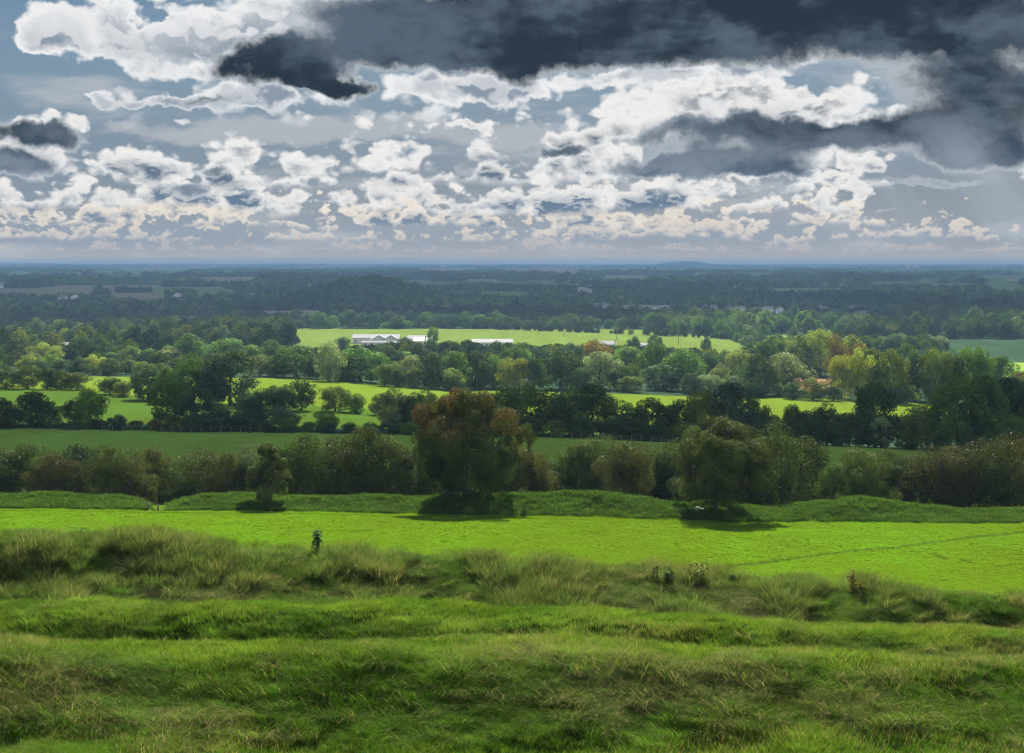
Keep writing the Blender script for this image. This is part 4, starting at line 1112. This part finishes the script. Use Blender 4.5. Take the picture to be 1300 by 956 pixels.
def blades(rs, n, rad, hgt, wid, droop, spread, hvar=0.4, dirbias=None):
    """tapered bent blades; returns verts, quads, tone per face"""
    th = rs.uniform(0, 2 * math.pi, n); rr = rad * np.sqrt(rs.rand(n))
    x0, y0 = rr * np.cos(th), rr * np.sin(th)
    ang_ = th + rs.normal(0, 0.9, n)
    if dirbias is not None: ang_ = np.where(rs.rand(n) < 0.5, dirbias + rs.normal(0, 0.5, n), ang_)
    h = hgt * (1 - hvar * rs.rand(n)); lean = spread * rs.uniform(0.2, 1.0, n)
    dr = droop * rs.uniform(0.4, 1.2, n)
    ts = np.array([0, 0.35, 0.7, 1.0]); ws = np.array([1.0, 0.9, 0.6, 0.08])
    ox, oy = np.cos(ang_), np.sin(ang_)
    side = rs.uniform(0, math.pi, n); sx, sy = np.cos(side), np.sin(side)
    V = np.empty((n, 4, 2, 3))
    for k, (t, w) in enumerate(zip(ts, ws)):
        out = h * (lean * t + dr * t * t * 0.9)
        zz = h * (t - dr * 0.62 * t * t * t)
        for s_, q_ in enumerate((-1, 1)):
            V[:, k, s_, 0] = x0 + ox * out + q_ * sx * wid * w * .5
            V[:, k, s_, 1] = y0 + oy * out + q_ * sy * wid * w * .5
            V[:, k, s_, 2] = zz
    Fq = []
    b = (np.arange(n) * 8)[:, None]
    for k in range(3): Fq.append(np.concatenate([b + 2 * k, b + 2 * k + 1, b + 2 * k + 3, b + 2 * k + 2], 1))
    Fq = np.stack(Fq, 1).reshape(-1, 4)
    r1, r2 = rs.rand(n), rs.rand(n)
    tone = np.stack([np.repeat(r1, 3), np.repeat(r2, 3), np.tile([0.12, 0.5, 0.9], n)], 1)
    return V.reshape(-1, 3), Fq, tone
def tuft(name, seed, **kw):
    rs = np.random.RandomState(seed)
    V, Fq, tone = blades(rs, **kw)
    me = bpy.data.meshes.new(name)
    me.vertices.add(len(V)); me.vertices.foreach_set('co', V.astype(np.float32).ravel())
    me.loops.add(len(Fq) * 4); me.loops.foreach_set('vertex_index', Fq.astype(np.int32).ravel())
    me.polygons.add(len(Fq)); me.polygons.foreach_set('loop_start', (np.arange(len(Fq)) * 4).astype(np.int32))
    me.update(calc_edges=True)
    a_ = me.attributes.new('tone', 'FLOAT_VECTOR', 'FACE'); a_.data.foreach_set('vector', tone.astype(np.float32).ravel())
    me.materials.append(M_GRASS); return me
def tuft_raw(rs, **kw): return blades(rs, **kw)
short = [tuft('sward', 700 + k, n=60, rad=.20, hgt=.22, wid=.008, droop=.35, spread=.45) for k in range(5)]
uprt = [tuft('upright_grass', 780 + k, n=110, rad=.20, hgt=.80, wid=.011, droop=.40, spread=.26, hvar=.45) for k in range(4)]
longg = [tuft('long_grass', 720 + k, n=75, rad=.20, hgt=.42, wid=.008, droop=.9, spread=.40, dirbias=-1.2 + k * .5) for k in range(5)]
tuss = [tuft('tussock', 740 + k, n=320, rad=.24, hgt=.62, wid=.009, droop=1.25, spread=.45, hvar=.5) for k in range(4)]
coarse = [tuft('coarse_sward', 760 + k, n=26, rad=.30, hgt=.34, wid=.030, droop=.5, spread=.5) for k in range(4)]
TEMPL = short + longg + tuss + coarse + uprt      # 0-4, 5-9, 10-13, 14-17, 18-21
def grass_patch(name, d0, d1, dens, px0, px1, seed, label, fn):
    """fn(x, d, px, rs) -> pick, scale, tint rgba, keep"""
    rs = np.random.RandomState(seed)
    area = (px1 - px0) / FP * (d1 ** 2 - d0 ** 2) / 2
    n = int(area * dens)
    d = np.sqrt(rs.uniform(d0 ** 2, d1 ** 2, n)); px = rs.uniform(px0, px1, n); x = (px - CX) / FP * d
    pick, s, T, keep = fn(x, d, px, rs, n)
    x, d, pick, s, T = x[keep], d[keep], pick[keep], s[keep], T[keep]; n = len(x)
    z = ground(x, d)
    e = 0.3
    gx = (ground(x + e, d) - ground(x - e, d)) / (2 * e); gy = (ground(x, d + e) - ground(x, d - e)) / (2 * e)
    rot = np.stack([np.arctan(gy) * 0.6, -np.arctan(gx) * 0.6, rs.uniform(0, 6.28, n) * 0 + rs.uniform(-.5, .5, n) + (rs.rand(n) < .5) * 3.1], 1)
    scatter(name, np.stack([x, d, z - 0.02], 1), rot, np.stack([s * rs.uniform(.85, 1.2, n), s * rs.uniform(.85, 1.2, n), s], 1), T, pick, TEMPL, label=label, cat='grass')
    print(name, n)
def rough_fn(x, d, px, rs, n):
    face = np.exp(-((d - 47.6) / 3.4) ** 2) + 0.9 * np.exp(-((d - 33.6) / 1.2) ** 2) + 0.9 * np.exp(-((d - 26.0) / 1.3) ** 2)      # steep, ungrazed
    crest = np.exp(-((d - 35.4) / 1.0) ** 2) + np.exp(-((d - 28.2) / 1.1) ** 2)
    nz = fbm(x * 0.28, d * 0.45, 91, 4); nz2 = fbm(x * 0.9, d * 0.9, 93, 3)
    wild = face * 0.95 + nz * 0.9 + 0.10
    pick = np.where(wild + rs.normal(0, .18, n) > 0.62, 5 + rs.randint(0, 5, n), rs.randint(0, 5, n))
    s = 0.80 + 0.30 * nz2 + 0.25 * rs.rand(n) - 0.12 * crest
    tus = (rs.rand(n) < 0.016 + 0.06 * np.clip(wild - .35, 0, 1)) & (wild > 0.25)
    pick = np.where(tus, 10 + rs.randint(0, 4, n), pick); s = np.where(tus, rs.uniform(.6, 1.25, n) * np.where(d < 40, .62, 1.0), s)
    g1 = np.array([0.036, 0.100, 0.009]); g2 = np.array([0.080, 0.145, 0.018]); g3 = np.array([0.058, 0.088, 0.034])
    k = sstep(nz2 + rs.normal(0, .25, n) + crest * 0.5 - face * .4, -0.3, 0.6)[:, None]  # sunlit crests lightened and shaded faces darkened within the blade tint
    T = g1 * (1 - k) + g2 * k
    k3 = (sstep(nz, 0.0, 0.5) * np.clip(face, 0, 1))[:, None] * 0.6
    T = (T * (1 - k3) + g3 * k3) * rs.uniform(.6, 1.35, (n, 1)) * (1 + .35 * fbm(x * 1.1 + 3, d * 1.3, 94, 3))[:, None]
    dry = 0.06 + 0.26 * sstep(fbm(x * 0.35 + 9, d * 0.5, 95, 3), 0.0, 0.6) + 0.08 * face + tus * rs.uniform(0, .35, n) + crest * 0.04
    return pick, s, np.concatenate([T, dry[:, None]], 1), rs.rand(n) < 1.0
grass_patch('grass', 17.5, 57, 52, -40, 1340, 1, 'rough tussocky grass over the foreground banks', rough_fn)
def ridge_fn(x, d, px, rs, n):
    c = fbm(x * 0.55, d * 0.35, 111, 3) + 0.35 * np.exp(-((px - 230) / 170.0) ** 2) + 0.25 * np.exp(-((px - 700) / 200.0) ** 2) + 0.15 * np.exp(-((px - 455) / 30.0) ** 2) + 0.2 * np.exp(-((px - 1120) / 120.0) ** 2)
    line = np.exp(-((d - 49.6) / 1.9) ** 2) + 0.55 * np.exp(-((d - 46.0) / 2.2) ** 2)
    keep = (c * line + rs.normal(0, .10, n)) > 0.28
    k = rs.rand(n, 1)
    T = np.array([0.045, 0.085, 0.020]) * (1 - k) + np.array([0.085, 0.125, 0.045]) * k
    T = T * rs.uniform(.6, 1.3, (n, 1))
    dry = 0.08 + 0.28 * sstep(fbm(x * 0.5 + 4, d * 0.7, 113, 3), 0.0, 0.5)
    return 18 + rs.randint(0, 4, n), rs.uniform(.55, 1.15, n) * (0.85 + 0.5 * np.clip(c, 0, 1)), np.concatenate([T, dry[:, None]], 1), keep
grass_patch('grass', 43, 53, 26, -40, 1340, 4, 'tall rank tussocks along the crest and face of the bank', ridge_fn)
def field_fn(x, d, px, rs, n):
    nz = fbm(x * 0.15, d * 0.22, 97, 3)
    T = np.array([0.051, 0.098, 0.004]) * rs.uniform(.85, 1.15, (n, 1)) * (1 + 0.16 * nz[:, None])
    T = np.concatenate([T, np.full((n, 1), 0.03)], 1)
    dark = fbm(x * 0.9, d * 1.6, 99, 3) > 0.5
    T[dark, :3] *= 0.7
    path_d = np.interp(px, [820, 1000, 1130, 1230, 1300], [79, 88, 97, 107, 111])
    on = (px > 830) & (np.abs(d - path_d) < 0.8)
    T[on, :3] *= 0.55
    return 14 + rs.randint(0, 4, n), rs.uniform(.12, .26, n) * (1 + .4 * dark), T, ~(on & (rs.rand(n) < .4))
grass_patch('grass', 62, 118, 30, -30, 1330, 2, 'short bright green grass of the sunlit near field', field_fn)
def bank_fn(x, d, px, rs, n):
    T = np.array([0.034, 0.080, 0.013]) * rs.uniform(.7, 1.3, (n, 1)) * (1 + .4 * fbm(x * .4, d * .6, 103, 3)[:, None])
    return np.where(rs.rand(n) < .35, 5 + rs.randint(0, 5, n), 14 + rs.randint(0, 4, n)), rs.uniform(.7, 1.3, n), np.concatenate([T, np.full((n, 1), 0.06)], 1), ~((np.abs(px - 203) < 16 + rs.normal(0, 5, n)))
grass_patch('grass', 116.5, 131, 16, -30, 1330, 3, 'long dark grass over the low bank before the hedge', bank_fn)

# ------------------------------------------------------------------ tall weeds on the bank, each a plant of its own
M_WEED = leaf_material('weed_leaf', 0.35)
def weed(kind, px, d, hpx, tint, seed, label, habit='thistle', rust=1.0, group=None):
    rs = np.random.RandomState(seed)
    x, y, z = at(px, d); H = hpx * d / FP
    root = empty(kind, (x, y, z - .03)); tag(root, label, 'plant', group)
    nst = {'thistle': 2, 'dock': 3, 'bushy': 7}[habit]
    parts, LP, LN, LS = [], [], [], []
    for s_ in range(nst):
        a0 = rs.uniform(0, 6.28); sp = (.05 if habit == 'thistle' else .22 if habit == 'dock' else .42) * H
        tipx, tipy = math.cos(a0) * sp * rs.uniform(.2, 1), math.sin(a0) * sp * rs.uniform(.2, 1)
        h = H * rs.uniform(.8, 1.0) if s_ else H
        pts = [(tipx * t * t + rs.normal(0, .01), tipy * t * t, h * t) for t in (0, .25, .5, .75, 1)]
        parts.append(tube(pts, [.011, .010, .008, .006, .003], 5))
        nl = {'thistle': 150, 'dock': 60, 'bushy': 55}[habit]
        for i in range(nl):
            t = rs.uniform(.28 if habit == 'thistle' else .12, 1.0)
            c_ = np.array([tipx * t * t, tipy * t * t, h * t]); w = rs.uniform(0, 6.28)
            reach = (.20 * (1.2 - t * .6) if habit == 'thistle' else .17) * rs.uniform(.2, 1.2) * max(H, .6)
            LP.append(c_ + np.array([math.cos(w), math.sin(w), rs.uniform(-.1, .5)]) * reach)
            nn = np.array([math.cos(w) * .5, math.sin(w) * .5, .8]) + rs.normal(0, .4, 3); LN.append(nn / np.linalg.norm(nn)); LS.append(.060 * rs.uniform(.6, 1.3))
    V, Fq = join(parts)
    o = mesh_obj('stem', V, Fq, M_WOOD if habit != 'thistle' else M_WEED, root); o.color = (*TINT[tint], rust)
    LP, LN = np.array(LP), np.array(LN)
    V, Fq = leaf_quads(LP, LN, 1.0, rs, .42)
    V = (V.reshape(-1, 4, 3) - LP[:, None]) * np.array(LS)[:, None, None] + LP[:, None]
    o = mesh_obj('leaves', V.reshape(-1, 3), Fq, M_WEED, root); o.color = (*[c_ * 2.2 for c_ in TINT[tint]], rust)
    a_ = o.data.attributes.new('tone', 'FLOAT_VECTOR', 'FACE')
    a_.data.foreach_set('vector', np.stack([rs.rand(len(LP)) * .8, rs.rand(len(LP)), LP[:, 2] / H], 1).astype(np.float32).ravel())
weed('thistle', 403, 51.2, 34, 'blue green', 1, 'tall dark thistle standing alone against the bright field on the left', 'thistle')
weed('thistle', 626, 50.8, 18, 'blue green', 2, 'pointed thistle on the bank crest near the middle of the field edge', 'thistle')
weed('weed', 832, 49.6, 24, 'dark green', 5, 'dark leaning weed left of the bushy one on the bank crest', 'dock')
weed('weed', 850, 49.2, 26, 'dark green', 6, 'bushy dark weed next to the dry seed stalks on the crest', 'bushy')
weed('dry_weed', 887, 49.8, 36, 'olive', 7, 'tall dry bushy weed leaning right on the bank crest', 'bushy', .8)
weed('dry_weed', 878, 50.2, 28, 'brown', 8, 'brown seed stalks at the left foot of the tall dry weed', 'dock', .7)
weed('thistle', 930, 50.2, 14, 'blue green', 9, 'small thistle right of the tall dry bushy weed', 'thistle')
weed('dock_plant', 1083, 50.0, 30, 'reddish', 10, 'reddish brown dock in seed standing highest on the right crest', 'dock', .55)
weed('dock_plant', 1094, 49.4, 24, 'brown', 11, 'brown dock in seed leaning against the tallest reddish dock', 'dock', .6)
weed('weed', 317, 43.5, 26, 'brown', 15, 'brown stalked weed on the dark bank face at left', 'dock', .7)

# ------------------------------------------------------------------ posts, fence, poles, stones
def post(px, d, h, r, label, name='fence_post', lean=0.0, group=None):
    x, y, z = at(px, d)
    V, Fq = tube([(0, 0, -.3), (lean * .5, 0, h * .5), (lean, 0, h), (lean, 0, h + .02)], [r, r, r * .93, r * .4], 8)
    o = mesh_obj(name, V, Fq, M_WOOD); o.location = (x, y, z); tag(o, label, 'post', group); return o
post(200.5, 118, .62, .075, 'short dark wooden post standing in the gap of the bank')
post(187, 117, .60, .09, 'grey leaning post at the end of the left bank', lean=.12)
def fence(pts, n, label):
    P = []
    for i in range(n):
        t = i / (n - 1) * (len(pts) - 1); k = min(int(t), len(pts) - 2); f = t - k
        P.append(at(pts[k][0] * (1 - f) + pts[k + 1][0] * f, pts[k][1] * (1 - f) + pts[k + 1][1] * f))
    root = empty('wire_fence', P[0]); tag(root, label, 'fence')
    o0 = np.array(P[0])
    for p in P:
        V, Fq = tube([(0, 0, -.3), (0, 0, .6), (0, 0, 1.2)], [.06, .06, .055], 6)
        q_ = mesh_obj('post', V, Fq, M_WOOD, root); q_.location = tuple(np.array(p) - o0)
    for hz in (.45, .8, 1.12):
        V, Fq = tube([tuple(np.array(p) - o0 + (0, 0, hz)) for p in P], [.008] * len(P), 4)
        mesh_obj('wire', V, Fq, M_WOOD, root)
fence([(130, 274), (330, 273.5)], 17, 'wooden post and wire fence under the tree row left of centre')
fence([(700, 273), (840, 272)], 12, 'wooden post and wire fence at the far edge of the shaded meadow near the middle')
def pole(px, d, h, label):
    x, y, z = at(px, d)
    root = empty('power_pole', (x, y, z)); tag(root, label, 'pole', 'power poles in the sunlit field')
    V, Fq = tube([(0, 0, -.5), (0, 0, h * .5), (0, 0, h)], [.22, .2, .16], 8); mesh_obj('pole', V, Fq, M_WOOD, root)
    v, f = box(-1.1, 1.1, -.08, .08, h - .75, h - .55); mesh_obj('crossarm', v, f, M_WOOD, root)
    for s_ in (-.95, 0, .95):
        V, Fq = tube([(s_, 0, h - .55), (s_, 0, h - .4), (s_, 0, h - .28)], [.07, .09, .05], 6); mesh_obj('insulator', V, Fq, M_WHITE, root)
pole(783, 1010, 12, 'thin power pole standing tall in the middle of the sunlit field')
pole(861, 960, 9, 'short power pole at the right part of the sunlit field')
pole(716, 1040, 10, 'power pole at the left of the sunlit field centre behind the trees')
def stone(px, d, s, label, seed):
    rs = np.random.RandomState(seed)
    import bmesh
    bm = bmesh.new(); bmesh.ops.create_icosphere(bm, subdivisions=2, radius=s)
    for v_ in bm.verts: v_.co *= 1 + .22 * (rs.rand() - .5); v_.co.z *= .65
    me = bpy.data.meshes.new('stone'); bm.to_mesh(me); bm.free(); me.materials.append(M_GREYW)
    o = bpy.data.objects.new('stone', me); COL.objects.link(o); x, y, z = at(px, d); o.location = (x, y, z + s * .4); tag(o, label, 'stone')
stone(886, 120.2, .30, 'larger pale stone on the bank left of the leaning hawthorn trunk', 1)
stone(892, 120.0, .18, 'smaller pale stone touching the larger one by the hawthorn', 2)
